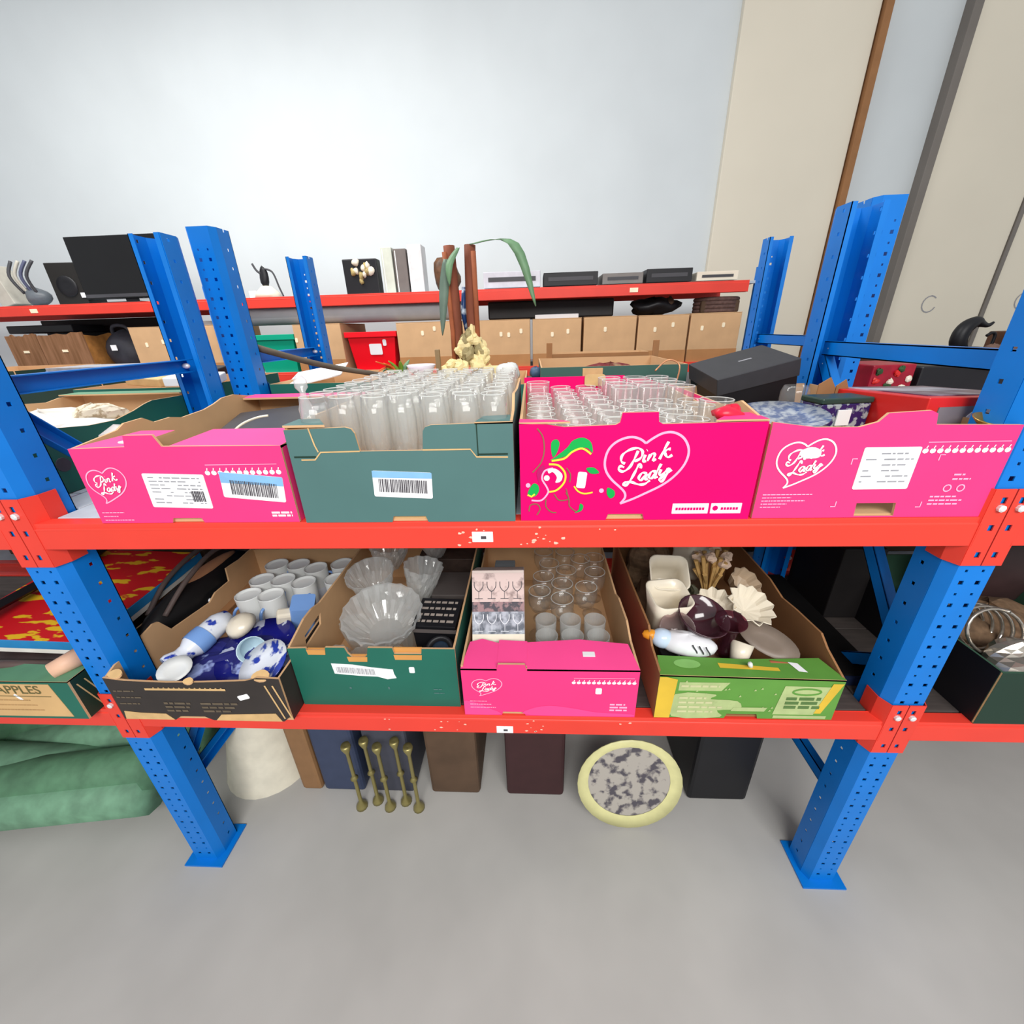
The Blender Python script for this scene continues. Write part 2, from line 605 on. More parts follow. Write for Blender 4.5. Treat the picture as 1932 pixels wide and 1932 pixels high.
# back rack standing behind the front one
rk2 = thing('storage_rack', 'blue steel rack standing directly behind the front rack', 'rack')
BX = (-0.978, 0.985)
for x in (BX[0] - 1.963, BX[0], BX[1], BX[1] + 1.963):
    upright(rk2, x, 0.705, 1.80, 1)
    upright(rk2, x, 1.34, 1.80, -1)
    brace(rk2, x, 0.77, 1.43, 1.28, 1.43, 0.036)
    brace(rk2, x, 0.77, 1.40, 1.28, 0.8)
    brace(rk2, x, 0.77, 0.3, 1.28, 0.3, 0.036)
for zt in (1.19, ZL):
    for a, b in ((BX[0] - 1.963, BX[0]), (BX[0], BX[1]), (BX[1], BX[1] + 1.963)):
        beam(rk2, a + 0.034, b - 0.034, 0.705, zt)
        beam(rk2, a + 0.034, b - 0.034, 1.34, zt, -1)
        connector(rk2, a, 0.705, zt, 1)
        connector(rk2, b, 0.705, zt, -1)
        boards(rk2, a + 0.05, b - 0.05, 0.735, 1.31, zt - 0.001, DECK, 4)
# far rack across the next aisle
rk3 = thing('storage_rack', 'far red-beamed rack by the white wall holding brown cartons', 'rack')
YC = 2.2
CX = (-5.2, -2.06, 1.425)
for x in CX:
    upright(rk3, x, YC, 1.80, 1)
for zt, hg in ((1.727, 0.062), (1.268, 0.062), (0.5, 0.062)):
    for a, b in ((CX[0] - 2, CX[0]), (CX[0], CX[1]), (CX[1], CX[2])):
        beam(rk3, a, min(b, 1.315), YC - 0.002, zt, 1, hg)
        beam(rk3, a + 0.034, b - 0.034, YC + 0.62, zt, -1, hg)
        boards(rk3, a + 0.05, b - 0.05, YC + 0.03, YC + 0.59, zt - 0.001, DECK, 3)
for cx in (-3.28, 0.63):
    MB().box(cx - 0.025, cx + 0.025, YC - 0.008, YC - 0.004, 1.682, 1.706).build('shelf_label', mat('cream_label', (248, 232, 200), 0.5), rk3)


# ------------------------------------------------------------------ cardboard boxes
T = 0.005


def rect(a, b, h):
    return [(a, 0), (b, 0), (b, h), (a, h)]


def panel(root, name, outline, side, pos, mo, mi=KRAFT, holes=()):
    fn = {'F': lambda u, v, q: (u, pos + q, v), 'B': lambda u, v, q: (u, pos - q, v), 'L': lambda u, v, q: (pos + q, u, v),
          'R': lambda u, v, q: (pos - q, u, v), 'T': lambda u, v, q: (u, v, pos - q)}[side]
    mb = MB().prism(outline, fn, 0, T, 0, 1, 1, holes)
    return mb.build(name, [mo, mi], root)


def tray(label, xc, y0, z0, wd, d, h, mo, F=None, B=None, L=None, R=None, rz=0, mi=KRAFT, mside=None, mback=None, mbin=None, fh=(), rh=(), lh=()):
    r = thing('cardboard_box', label, 'box', (xc, y0, z0), rz)
    a, b = -wd / 2, wd / 2
    ms = mside or mo
    panel(r, 'front_panel', F or rect(a, b, h), 'F', 0, mo, mi, fh)
    panel(r, 'back_panel', B or rect(a, b, h), 'B', d, mback or mo, mbin or mi)
    panel(r, 'side_panel', L or rect(T, d - T, h), 'L', a, ms, mi, lh)
    panel(r, 'side_panel', R or rect(T, d - T, h), 'R', b, ms, mi, rh)
    panel(r, 'bottom_panel', [(a + T, T), (b - T, T), (b - T, d - T), (a + T, d - T)], 'T', T, mi, mi)
    return r


def rrect(x0, x1, z0, z1, r=0.004, n=3):
    out = []
    for cx, cz, s in ((x1 - r, z0 + r, -90), (x1 - r, z1 - r, 0), (x0 + r, z1 - r, 90), (x0 + r, z0 + r, 180)):
        for i in range(n + 1):
            t = radians(s + 90 * i / n)
            out.append((cx + r * cos(t), cz + r * sin(t)))
    return out


HEART = [(940, 1215), (985, 1180), (1050, 1145), (1120, 1140), (1190, 1175), (1235, 1240), (1245, 1310), (1220, 1390), (1160, 1470), (1080, 1535), (960, 1600), (880, 1640), (795, 1675)]
HEART2 = [(795, 1675), (825, 1630), (822, 1590), (790, 1550), (720, 1485), (675, 1420), (660, 1350), (675, 1270), (715, 1215), (775, 1180), (840, 1168), (900, 1185), (940, 1215)]
STROKES = [
    [(890, 1268), (868, 1330), (840, 1390), (795, 1422), (762, 1402), (775, 1380), (800, 1390)],
    [(805, 1362), (778, 1345), (780, 1300), (825, 1262), (885, 1248), (922, 1275), (912, 1322), (870, 1345)],
    [(944, 1298), (930, 1348), (952, 1342)], [(952, 1266), (955, 1264)],
    [(978, 1295), (962, 1345)], [(970, 1320), (992, 1290), (1010, 1298), (1000, 1338), (1022, 1330)],
    [(1096, 1205), (1068, 1270), (1046, 1332)], [(1062, 1290), (1092, 1262), (1116, 1258)], [(1075, 1282), (1100, 1318), (1132, 1302)],
    [(918, 1398), (922, 1374), (904, 1372), (884, 1420), (858, 1480), (828, 1526), (806, 1526), (818, 1504), (860, 1502), (915, 1522), (960, 1518), (994, 1490)],
    [(966, 1440), (935, 1432), (912, 1470), (930, 1490), (958, 1452)], [(968, 1438), (956, 1482), (978, 1478)],
    [(1032, 1424), (1000, 1424), (984, 1462), (1005, 1476), (1030, 1432)], [(1062, 1366), (1040, 1420), (1026, 1470), (1048, 1464)],
    [(1066, 1408), (1056, 1448), (1082, 1446), (1112, 1402)], [(1122, 1396), (1106, 1460), (1080, 1500), (1062, 1484), (1100, 1450), (1140, 1410)],
]


def heart_logo(root, cx, cz, wd, m=None, squash=1.0, skew=0.0):
    k = wd / 590.0
    lay = [0.0008]

    def fn(px, py):
        u, v = (px - 952) * k, -(py - 1405) * k * squash
        return (cx + u + v * skew, -lay[0], cz + v)
    mb = MB()
    mb.ribbon([(p.x, p.y) for p in cr(HEART, 4)], 17, fn, 1)
    lay[0] += 0.0001
    mb.ribbon([(p.x, p.y) for p in cr(HEART2, 4)], 17, fn, 1)
    for st in STROKES:
        pts = [(p.x, p.y) for p in cr(st, 4)]
        wds = [9 + 12 * abs(sin(1.1 + i * 0.5)) for i in range(len(pts))]
        lay[0] += 0.00006
        mb.ribbon(pts, wds, fn, 0, False, 0.00001)
    mb.build('printed_logo', [WHITE, m or PALEPINK], root)


def apple_row(root, x0, x1, z, n, m=None):
    mb = MB()
    st = (x1 - x0) / (n - 1)
    for i in range(n):
        c = x0 + i * st
        mb.poly([(c + st * 0.42 * cos(t * pi / 4), z + st * 0.38 * sin(t * pi / 4)) for t in range(8)], FR())
        mb.ribbon([(c, z + st * 0.3), (c + st * 0.15, z + st * 0.75)], st * 0.14, FR())
    mb.ribbon([(x0, z + st * 1.25), (x1, z + st * 1.25)], 0.0012, FR(), 1)
    mb.build('printed_apple_row', [m or WHITE, PALEPINK], root)


def text_lines(root, x0, z0, lens, dz, hgt, m, eps=0.0007):
    mb = MB()
    for i, ln in enumerate(lens):
        x = x0
        while x < x0 + ln:
            wl = random.uniform(1.5, 4.5) * hgt
            e = min(x + wl, x0 + ln)
            mb.poly([(x, z0 - i * dz), (e, z0 - i * dz), (e, z0 - i * dz + hgt), (x, z0 - i * dz + hgt)], FR(eps))
            x = e + hgt * 0.6
    mb.build('printed_text_lines', m, root)


def sticker(root, cx, cz, wd, hg, ang=0, bars=None, stripe=None, name='sticker', lines=0):
    ca, sa = cos(radians(ang)), sin(radians(ang))
    R = lambda u, v: (cx + u * ca - v * sa, cz + u * sa + v * ca)
    mb = MB()
    mb.prism([R(u, v) for u, v in rrect(-wd / 2, wd / 2, -hg / 2, hg / 2, 0.003)], lambda u, v, q: (u, -0.0011 + q, v), 0, 0.0009)
    F2 = lambda u, v: (R(u, v)[0], -0.0016, R(u, v)[1])
    F3 = lambda u, v: (R(u, v)[0], -0.0020, R(u, v)[1])
    if stripe:
        mb.poly([(-wd / 2, hg / 2), (wd / 2, hg / 2), (wd / 2, hg / 2 - stripe * hg), (-wd / 2, hg / 2 - stripe * hg * 1.2)], F2, 2)
    if bars:
        x0, x1, y0, y1 = bars
        x = x0 * wd
        while x < x1 * wd:
            b = random.uniform(0.0008, 0.0026)
            mb.poly([(x, y0 * hg), (x + b, y0 * hg), (x + b, y1 * hg), (x, y1 * hg)], F3, 1)
            x += b + random.uniform(0.0008, 0.002)
    for i in range(lines):
        z = hg / 2 - (i + 1.2) * hg / (lines + 1.5)
        x = -wd * 0.42
        while x < wd * 0.40:
            l = min(random.uniform(0.004, 0.02), wd * 0.42 - x)
            if random.random() < 0.75:
                mb.poly([(x, z), (x + l, z), (x + l, z + hg * 0.03), (x, z + hg * 0.03)], F2, 3)
            x += l + 0.003
    mb.build(name, [WHITE, INK, SKYB, GREYP], root)


def notch(a, b, h, n0, n1, nh, top):
    """front outline with a hand notch at the bottom edge; top: list of (u, v) right to left"""
    return [(a, 0), (n0, 0), (n0 + 0.004, nh), (n1 - 0.004, nh), (n1, 0), (b, 0)] + top


# --- 1: pink tray at the left of the middle shelf
b1 = tray('pink apple tray at left end of the middle shelf, blue barcode sticker', -0.648, 0.0, ZM + 0.0005, 0.40, 0.575, 0.15, PINK,
          F=notch(-0.2, 0.2, 0.15, -0.055, 0.01, 0.01, [(0.2, 0.15), (-0.02, 0.152), (-0.03, 0.173), (-0.085, 0.173), (-0.09, 0.152), (-0.2, 0.15)]),
          L=[(T, 0), (0.57, 0), (0.57, 0.165), (0.53, 0.168), (0.47, 0.18), (0.42, 0.178), (0.385, 0.168), (0.345, 0.160), (0.27, 0.155), (0.235, 0.162), (0.19, 0.16), (0.165, 0.174), (0.12, 0.172), (0.1, 0.162), (T, 0.15)],
          R=[(T, 0), (0.57, 0), (0.57, 0.165), (0.4, 0.15), (0.2, 0.13), (T, 0.15)], B=rect(-0.2, 0.2, 0.165))
MB().prism([(-0.2, 0.0), (-0.095, 0.0), (-0.09, 0.118), (-0.165, 0.118)], lambda u, v, q: (u, v + 0.001, 0.15 + v * 0.05 - q), 0, T, 0, 1).build('top_flap', [PINK_LIT_WAVE, KRAFT], b1)
MB().prism([(-0.015, 0.0), (0.2, 0.0), (0.2, 0.12), (-0.01, 0.12)], lambda u, v, q: (u, v + 0.001, 0.15 + v * 0.05 - q), 0, T, 0, 1).build('top_flap', [PINK_LIT_WAVE, KRAFT], b1)
MB().prism([(-0.2, 0.575), (0.2, 0.575), (0.2, 0.50), (-0.19, 0.50)], lambda u, v, q: (u, v - 0.006, 0.166 - q), 0, T, 0, 1).build('top_flap', [PINK_LIT_WAVE, KRAFT], b1)
MB().lathe([(0.0, 0.0016), (0.016, 0.0016), (0.017, 0.0)], 16, 0, Matrix.Translation((-0.118, 0.036, 0.1523)) @ Matrix.Rotation(0.05, 4, 'X') @ Matrix.Diagonal((1, 0.55, 1, 1))).build('oval_sticker', WHITE, b1)
heart_logo(b1, -0.152, 0.078, 0.078)
sticker(b1, -0.02, 0.066, 0.118, 0.068, -2, bars=(0.22, 0.42, -0.3, 0.02), lines=8)
apple_row(b1, 0.05, 0.185, 0.101, 12)
sticker(b1, 0.128, 0.072, 0.118, 0.05, -6, bars=(-0.35, 0.4, -0.35, 0.22), stripe=0.35, name='barcode_sticker')
text_lines(b1, 0.15, 0.018, [0.04, 0.04], 0.006, 0.004, WHITE)
text_lines(b1, -0.19, 0.022, [0.045, 0.03, 0.06], 0.008, 0.0018, PALEPINK)

# --- 2: teal green box of flutes
b2 = tray('dark teal box with cut-out front, packed with champagne flutes', -0.2325, -0.004, ZM + 0.0005, 0.40, 0.575, 0.18, TEAL,
          F=notch(-0.2, 0.2, 0.18, -0.033, 0.036, 0.012,
                  [(0.2, 0.185), (0.06, 0.182), (0.05, 0.179), (0.045, 0.172), (0.041, 0.138), (-0.071, 0.138), (-0.075, 0.17), (-0.08, 0.178), (-0.09, 0.181), (-0.2, 0.178)]),
          L=rect(T, 0.57, 0.183), R=[(T, 0), (0.57, 0), (0.57, 0.195), (0.3, 0.20), (0.12, 0.215), (0.08, 0.19), (T, 0.186)], B=rect(-0.2, 0.2, 0.19))
for pts in ([(-0.2, 0.0), (-0.125, 0.0), (-0.16, 0.055), (-0.2, 0.055)], [(0.135, 0.0), (0.2, 0.0), (0.2, 0.06), (0.145, 0.05)]):
    MB().prism(pts, lambda u, v, q: (u, v, 0.186 - q), 0, 0.004, 0, 1).build('corner_flap', [TEAL, KRAFT], b2)
mb = MB()
for pts in ([(-0.071, 0.1385), (-0.142, 0.1375), (-0.155, 0.124), (-0.18, 0.124)], [(-0.155, 0.181), (-0.15, 0.15), (-0.146, 0.138)], [(0.041, 0.139), (0.125, 0.139), (0.135, 0.125), (0.19, 0.124)]):
    MB().ribbon(pts, 0.0026, FR()).build('cut_edge', GOLD, b2)
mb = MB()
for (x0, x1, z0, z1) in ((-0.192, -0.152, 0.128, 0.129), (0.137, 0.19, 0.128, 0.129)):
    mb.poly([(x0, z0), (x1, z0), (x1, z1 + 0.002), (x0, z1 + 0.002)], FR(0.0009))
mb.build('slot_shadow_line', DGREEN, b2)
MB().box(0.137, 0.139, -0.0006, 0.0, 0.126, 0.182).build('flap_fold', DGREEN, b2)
MB().box(-0.032, 0.035, 0.006, 0.012, 0.002, 0.02).build('inner_flap', GOLD, b2)
sticker(b2, -0.003, 0.075, 0.108, 0.05, -3, bars=(-0.4, 0.4, -0.3, 0.2), stripe=0.22, name='barcode_sticker')

# --- 3: magenta box with big heart logo
b3 = tray('deep magenta box with large white heart logo and green swirls', 0.184, -0.002, ZM + 0.0005, 0.412, 0.575, 0.175, PINK3,
          F=notch(-0.206, 0.206, 0.175, -0.05, 0.02, 0.012,
                  [(0.206, 0.177), (0.034, 0.176), (0.027, 0.18), (0.025, 0.196), (-0.034, 0.196), (-0.037, 0.18), (-0.044, 0.176), (-0.13, 0.174), (-0.16, 0.179), (-0.206, 0.181)]),
          B=[(-0.206, 0), (0.206, 0), (0.206, 0.165), (0.15, 0.185), (0.09, 0.185), (0.085, 0.195), (-0.206, 0.195)], mbin=PINK3,
          L=rect(T, 0.57, 0.18), R=[(T, 0), (0.57, 0), (0.57, 0.165), (0.3, 0.16), (0.15, 0.18), (0.1, 0.195), (0.05, 0.185), (T, 0.176)])
MB().prism([(-0.206, 0.0), (-0.12, 0.0), (-0.13, 0.012), (-0.206, 0.03)], lambda u, v, q: (u, v, 0.183 - q), 0, 0.003, 0, 1).build('corner_flap', [PINK, KRAFT], b3)
MB().prism([(0.12, 0.0), (0.206, 0.0), (0.206, 0.06), (0.17, 0.06)], lambda u, v, q: (u, v, 0.181 - q), 0, 0.003, 0, 1).build('corner_flap', [PINK, KRAFT], b3)
MB().box(-0.046, 0.016, 0.006, 0.012, 0.002, 0.018).build('inner_flap', GOLD, b3)
heart_logo(b3, 0.012, 0.098, 0.142)
mb = MB()
LAY = [0.0009]


def G(px, py):
    return (-0.206 + (px - 65) / 3.864 * 0.00092 + 0.002, -LAY[0], 0.175 - (py - 1100) / 3.864 * 0.00094)


def G2(px, py):
    return (G(px, py)[0], -0.0002 - LAY[0], G(px, py)[2])


LAY[0] += 0.00004
mb.poly([(p.x, p.y) for p in cr([(285, 1340), (320, 1315), (400, 1250), (440, 1200), (510, 1180), (570, 1215), (585, 1290), (545, 1255), (480, 1260), (400, 1310)], 4, True)], G, 0)
LAY[0] += 0.00004
mb.poly([(p.x, p.y) for p in cr([(300, 1320), (330, 1280), (345, 1220), (325, 1190), (290, 1205), (285, 1260)], 4, True)], G, 0)
LAY[0] += 0.00004
mb.ribbon([(p.x, p.y) for p in cr([(290, 1345), (380, 1330), (440, 1280), (510, 1258), (575, 1300)], 5)], 14, G2, 1)
LAY[0] += 0.00004
mb.ribbon([(p.x, p.y) for p in cr([(270, 1370), (340, 1380), (390, 1440), (385, 1510), (330, 1570), (265, 1585)], 5)], 14, G2, 1)
LAY[0] += 0.00004
mb.ribbon([(p.x, p.y) for p in cr([(300, 1400), (240, 1420), (220, 1480), (255, 1545), (265, 1590), (215, 1650), (140, 1650)], 5)], 13, G2, 2)
LAY[0] += 0.00004
mb.poly([(p.x, p.y) for p in cr([(265, 1410), (320, 1405), (370, 1450), (360, 1500), (320, 1510), (330, 1470), (300, 1430), (270, 1440)], 4, True)], G2, 3)
LAY[0] += 0.00004
mb.poly([(255 + 22 * cos(t * pi / 5), 1475 + 22 * sin(t * pi / 5)) for t in range(10)], G2, 3)
LAY[0] += 0.00004
mb.poly([(115 + 18 * cos(t * pi / 5), 1530 + 18 * sin(t * pi / 5)) for t in range(10)], G2, 2)
LAY[0] += 0.00004
mb.poly([(665 + 18 * cos(t * pi / 5), 1578 + 18 * sin(t * pi / 5)) for t in range(10)], G2, 2)
LAY[0] += 0.00004
mb.poly([(p.x, p.y) for p in cr([(110, 1600), (150, 1520), (190, 1530), (195, 1580), (160, 1620)], 4, True)], G, 0)
LAY[0] += 0.00004
mb.ribbon([(110, 1605), (140, 1620), (165, 1600)], 14, G2, 1)
LAY[0] += 0.00004
mb.poly([(p.x, p.y) for p in cr([(545, 1405), (600, 1400), (640, 1440), (580, 1445)], 4, True)], G, 0)
LAY[0] += 0.00004
mb.ribbon([(p.x, p.y) for p in cr([(460, 1540), (490, 1580), (540, 1600), (600, 1590)], 5)], 12, G2, 1)
LAY[0] += 0.00004
mb.poly([(p.x, p.y) for p in cr([(710, 1555), (760, 1580), (765, 1620), (735, 1640), (708, 1605)], 4, True)], G, 0)
LAY[0] += 0.00004
mb.poly([(p.x, p.y) for p in cr([(510, 1680), (535, 1700), (520, 1740), (470, 1755), (500, 1730)], 4, True)], G, 0)
for st in ([(185, 1110), (225, 1170), (235, 1270), (210, 1360), (150, 1430)], [(400, 1560), (425, 1650), (430, 1700), (480, 1745)], [(120, 1740), (130, 1690), (180, 1680), (205, 1720), (180, 1770)], [(250, 1640), (250, 1700), (290, 1745), (330, 1750)], [(400, 1400), (430, 1450), (425, 1510)], [(310, 1600), (350, 1650), (420, 1640), (400, 1590)]):
    LAY[0] += 0.00004
    mb.ribbon([(p.x, p.y) for p in cr(st, 5)], 9, G2, 4)
LAY[0] += 0.00004
mb.poly([(p.x, p.y) for p in cr([(180, 1430), (225, 1375), (240, 1400), (205, 1460), (200, 1520)], 4, True)], G, 5)
mb.build('printed_swirls', [LEAFG, YLINE, PALEPINK, WHITE, OLIVE, PURPP], b3)
sticker(b3, -0.097, 0.079, 0.016, 0.03, -6, name='price_sticker')
for x0, x1 in ((0.068, 0.132), (0.136, 0.19)):
    o = MB().prism(rrect(x0, x1, 0.012, 0.032, 0.001), lambda u, v, q: (u, -0.0009 + q, v), 0, 0.0008).build('printed_badge', mat('badge_pink', (255, 214, 230), 0.5), b3)
    mb = MB()
    if x0 > 0.1:
        mb.poly([(x0 + 0.008 + 0.005 * cos(t * pi / 4), 0.0225 + 0.005 * sin(t * pi / 4)) for t in range(8)], FR(0.0012))
        x0 += 0.012
    x = x0 + 0.006
    while x < x1 - 0.008:
        mb.poly([(x, 0.019), (x + 0.004, 0.019), (x + 0.004, 0.024), (x, 0.024)], FR(0.0012))
        x += 0.0052
    mb.build('printed_text', PINK3, o)

# --- 4: pink box at the right end
b4 = tray('pink apple box at right end of the middle shelf, torn white label', 0.598, 0.001, ZM + 0.0005, 0.40, 0.575, 0.17, PINK,
          F=[(-0.2, 0), (0.2, 0), (0.2, 0.163), (0.06, 0.166), (0.056, 0.184), (0.045, 0.189), (-0.02, 0.186), (-0.032, 0.172), (-0.06, 0.164), (-0.13, 0.165), (-0.2, 0.175)],
          fh=[[(-0.022, 0.003), (0.046, 0.003), (0.043, 0.028), (-0.024, 0.028)]],
          L=rect(T, 0.57, 0.17), R=[(T, 0), (0.57, 0), (0.57, 0.16), (T, 0.155)], B=rect(-0.2, 0.2, 0.16))
heart_logo(b4, -0.133, 0.102, 0.095, WHITE)
sticker(b4, 0.005, 0.092, 0.092, 0.075, 0, lines=6)
MB().prism([(p.x, p.y) for p in cr([(-0.145, 0.125), (-0.128, 0.132), (-0.112, 0.126), (-0.112, 0.114), (-0.13, 0.112), (-0.142, 0.116)], 3, True)], lambda u, v, q: (u, -0.0016 + q, v), 0, 0.0008).build('torn_sticker', WHITE, b4)
apple_row(b4, 0.058, 0.188, 0.122, 12)
for cx in (0.118, 0.14):
    MB().ribbon([(cx + 0.006 * cos(t * pi / 6), 0.055 + 0.006 * sin(t * pi / 6)) for t in range(12)], 0.0022, FR(), closed=True).build('printed_icon', PALEPINK, b4)
text_lines(b4, 0.12, 0.078, [0.02, 0.03], 0.008, 0.003, PALEPINK)
text_lines(b4, 0.095, 0.038, [0.045, 0.055, 0.05], 0.007, 0.0028, PALEPINK)
text_lines(b4, -0.19, 0.045, [0.085, 0.05, 0.075, 0.045, 0.035], 0.006, 0.0018, PALEPINK)
mb = MB()
for (x, z, sx, sz) in ((-0.055, 0.11, 1, -1), (0.085, 0.115, 1, -1), (-0.06, 0.022, -1, 1), (0.085, 0.02, -1, 1)):
    MB().ribbon([(x + 0.008 * sx, z), (x, z), (x, z + 0.01 * sz)], 0.0018, FR()).build('printed_corner_mark', PALEPINK, b4)

# --- left bay, middle shelf: green box with wavy top
gL = tray('green box with wavy cut edge and round hand hole behind left upright', -1.30, 0.08, ZM + 0.0005, 0.40, 0.575, 0.16, GREEN,
          R=[(T, 0), (0.57, 0), (0.57, 0.165), (0.40, 0.168), (0.37, 0.162), (0.33, 0.15), (0.27, 0.137), (0.2, 0.138), (0.13, 0.147), (0.06, 0.172), (T, 0.172)],
          L=[(T, 0), (0.57, 0), (0.57, 0.17), (0.5, 0.168), (0.46, 0.160), (0.4, 0.165), (T, 0.165)], B=rect(-0.2, 0.2, 0.172))
MB().lathe([(0, 0.001), (0.016, 0.001), (0.017, -0.001)], 18, 0, Matrix.Translation((0.2005, 0.105, 0.066)) @ Matrix.Rotation(pi / 2, 4, 'Y')).build('hand_hole_disc', GREYD, gL)  # dark disc painted on in place of the open hand hole
MB().prism([(-0.2, 0.575), (0.2, 0.575), (0.2, 0.51), (-0.2, 0.51)], lambda u, v, q: (u, v - 0.006, 0.176 - q), 0, 0.004, 0, 1).build('top_flap', [mat('pale_green_print', (92, 140, 108), 0.5), KRAFT], gL)

# --- lower shelf boxes
b5 = tray('black-brown box with torn kraft corners, full of blue and white mugs', -0.785, -0.028, ZL + 0.001, 0.42, 0.575, 0.13, BLACKP,
          F=[(-0.21, 0.0), (-0.08, 0.0), (-0.065, 0.012), (-0.005, 0.012), (0.015, 0.0), (0.19, 0.0), (0.21, 0.02), (0.21, 0.135), (0.16, 0.138), (0.13, 0.128), (0.02, 0.122), (-0.06, 0.12), (-0.16, 0.124), (-0.21, 0.132)],
          L=[(T, 0), (0.57, 0), (0.57, 0.16), (0.50, 0.155), (0.43, 0.16), (0.425, 0.115), (0.36, 0.115), (0.33, 0.10), (0.19, 0.115), (0.165, 0.16), (0.15, 0.165), (0.03, 0.14), (T, 0.13)],
          R=[(T, 0), (0.57, 0), (0.57, 0.155), (0.2, 0.14), (T, 0.135)], B=rect(-0.21, 0.21, 0.15), mside=BLACKP)
for pts in ([(-0.205, 0.001), (-0.083, 0.001), (-0.098, 0.02), (-0.16, 0.022), (-0.2, 0.027)], [(0.022, 0.001), (0.185, 0.001), (0.175, 0.026), (0.04, 0.02)]):
    MB().prism(pts, lambda u, v, q: (u, -0.0012 + q, v), 0, 0.001).build('worn_kraft_patch', GOLD, b5)
mb = MB()
mb.poly([(-0.12, 0.096), (0.075, 0.097), (0.075, 0.103), (-0.12, 0.102)], FR())
for i in range(14):
    x = -0.1 + i * 0.0125
    mb.poly([(x, 0.103), (x + 0.006, 0.103), (x + 0.003, 0.106)], FR())
mb.build('printed_gold_band', GOLD, b5)
DIMP = mat('dim_print', (98, 86, 70), 0.6, 0.2, 40)
text_lines(b5, -0.2, 0.09, [0.05, 0.06, 0.05], 0.02, 0.004, DIMP)
text_lines(b5, -0.09, 0.052, [0.065, 0.06, 0.055], 0.012, 0.006, DIMP)
text_lines(b5, 0.0, 0.052, [0.09, 0.08, 0.07], 0.012, 0.006, DIMP)
sticker(b5, 0.112, 0.078, 0.028, 0.014, 18, name='price_sticker')
for (u, y, z, s) in ((-0.185, 0.012, 0.135, 1.0), (-0.005, 0.004, 0.126, 0.7), (0.165, 0.01, 0.136, 1.2)):
    MB().prism([(p.x * s, p.y * s) for p in cr([(-0.018, 0.0), (-0.01, 0.012), (0.004, 0.016), (0.016, 0.008), (0.014, -0.004), (0, -0.008)], 2, True)], lambda a, b, q: (u + a, y + b * 0.7 - 0.006, z + b * 0.5 - q), 0, 0.004, 0, 1).build('torn_corner', [GOLD, KRAFT], b5)
mb = MB()
for x in (0.172, 0.19):
    mb.ribbon([(x, 0.115), (x + 0.022, 0.01)], 0.004, FR())
mb.build('worn_edge_line', GOLD, b5)

b6 = tray('bottle-green box of cut glass bowls with torn white barcode label', -0.376, 0.022, ZL + 0.001, 0.392, 0.575, 0.178, GREEN,
          F=[(-0.196, 0), (0.196, 0), (0.196, 0.18), (0.12, 0.18), (0.118, 0.165), (0.055, 0.165), (0.052, 0.182), (-0.005, 0.182), (-0.01, 0.16), (-0.018, 0.152), (-0.045, 0.152), (-0.055, 0.165), (-0.06, 0.182), (-0.105, 0.182), (-0.107, 0.172), (-0.15, 0.172), (-0.152, 0.18), (-0.196, 0.178)],
          L=[(T, 0), (0.57, 0), (0.57, 0.19), (0.16, 0.19), (0.12, 0.20), (0.08, 0.2), (T, 0.18)], R=[(T, 0), (0.57, 0), (0.57, 0.2), (0.2, 0.185), (T, 0.18)], B=rect(-0.196, 0.196, 0.19),
          lh=[[(0.06, 0.13), (0.14, 0.135), (0.15, 0.165), (0.065, 0.16)]])
ORK = mat('orange_kraft', (206, 146, 78), 0.8, 0.08, 12)
for (x0, x1, z0, z1) in ((0.053, 0.119, 0.150, 0.178), (-0.058, -0.01, 0.143, 0.156), (-0.151, -0.106, 0.163, 0.174)):
    MB().box(x0, x1, 0.0055, 0.0085, z0, z1).build('inner_flap', ORK, b6)
    MB().prism([(x0 + 0.002, z0 - 0.002), (x1 - 0.002, z0 - 0.002), (x1, z0 + 0.012), (x0, z0 + 0.012)], lambda u, v, q: (u, -0.001 + q, v), 0, 0.0009).build('folded_tab', ORK, b6)
mb = MB().prism([(-0.1, 0.135), (-0.05, 0.132), (-0.005, 0.124), (0.045, 0.118), (0.046, 0.105), (0.05, 0.092), (0.028, 0.088), (0.005, 0.096), (-0.04, 0.098), (-0.097, 0.104)], lambda u, v, q: (u, -0.0014 + q, v), 0, 0.001)
x = -0.09
while x < 0.0:
    b = random.uniform(0.0008, 0.002)
    zt = 0.126 - (x + 0.09) * 0.08
    mb.poly([(x, zt - 0.018), (x + b, zt - 0.018), (x + b, zt), (x, zt)], FR(0.0018), 1)
    x += b + random.uniform(0.0008, 0.002)
mb.build('torn_barcode_label', [WHITE, GREYP], b6)
sticker(b6, 0.09, 0.117, 0.013, 0.018, 0, name='price_sticker')
text_lines(b6, 0.135, 0.055, [0.02, 0.025], 0.012, 0.003, TEAL)
text_lines(b6, -0.07, 0.055, [0.005], 0.012, 0.006, TEAL)
text_lines(b6, 0.025, 0.055, [0.004], 0.012, 0.008, TEAL)

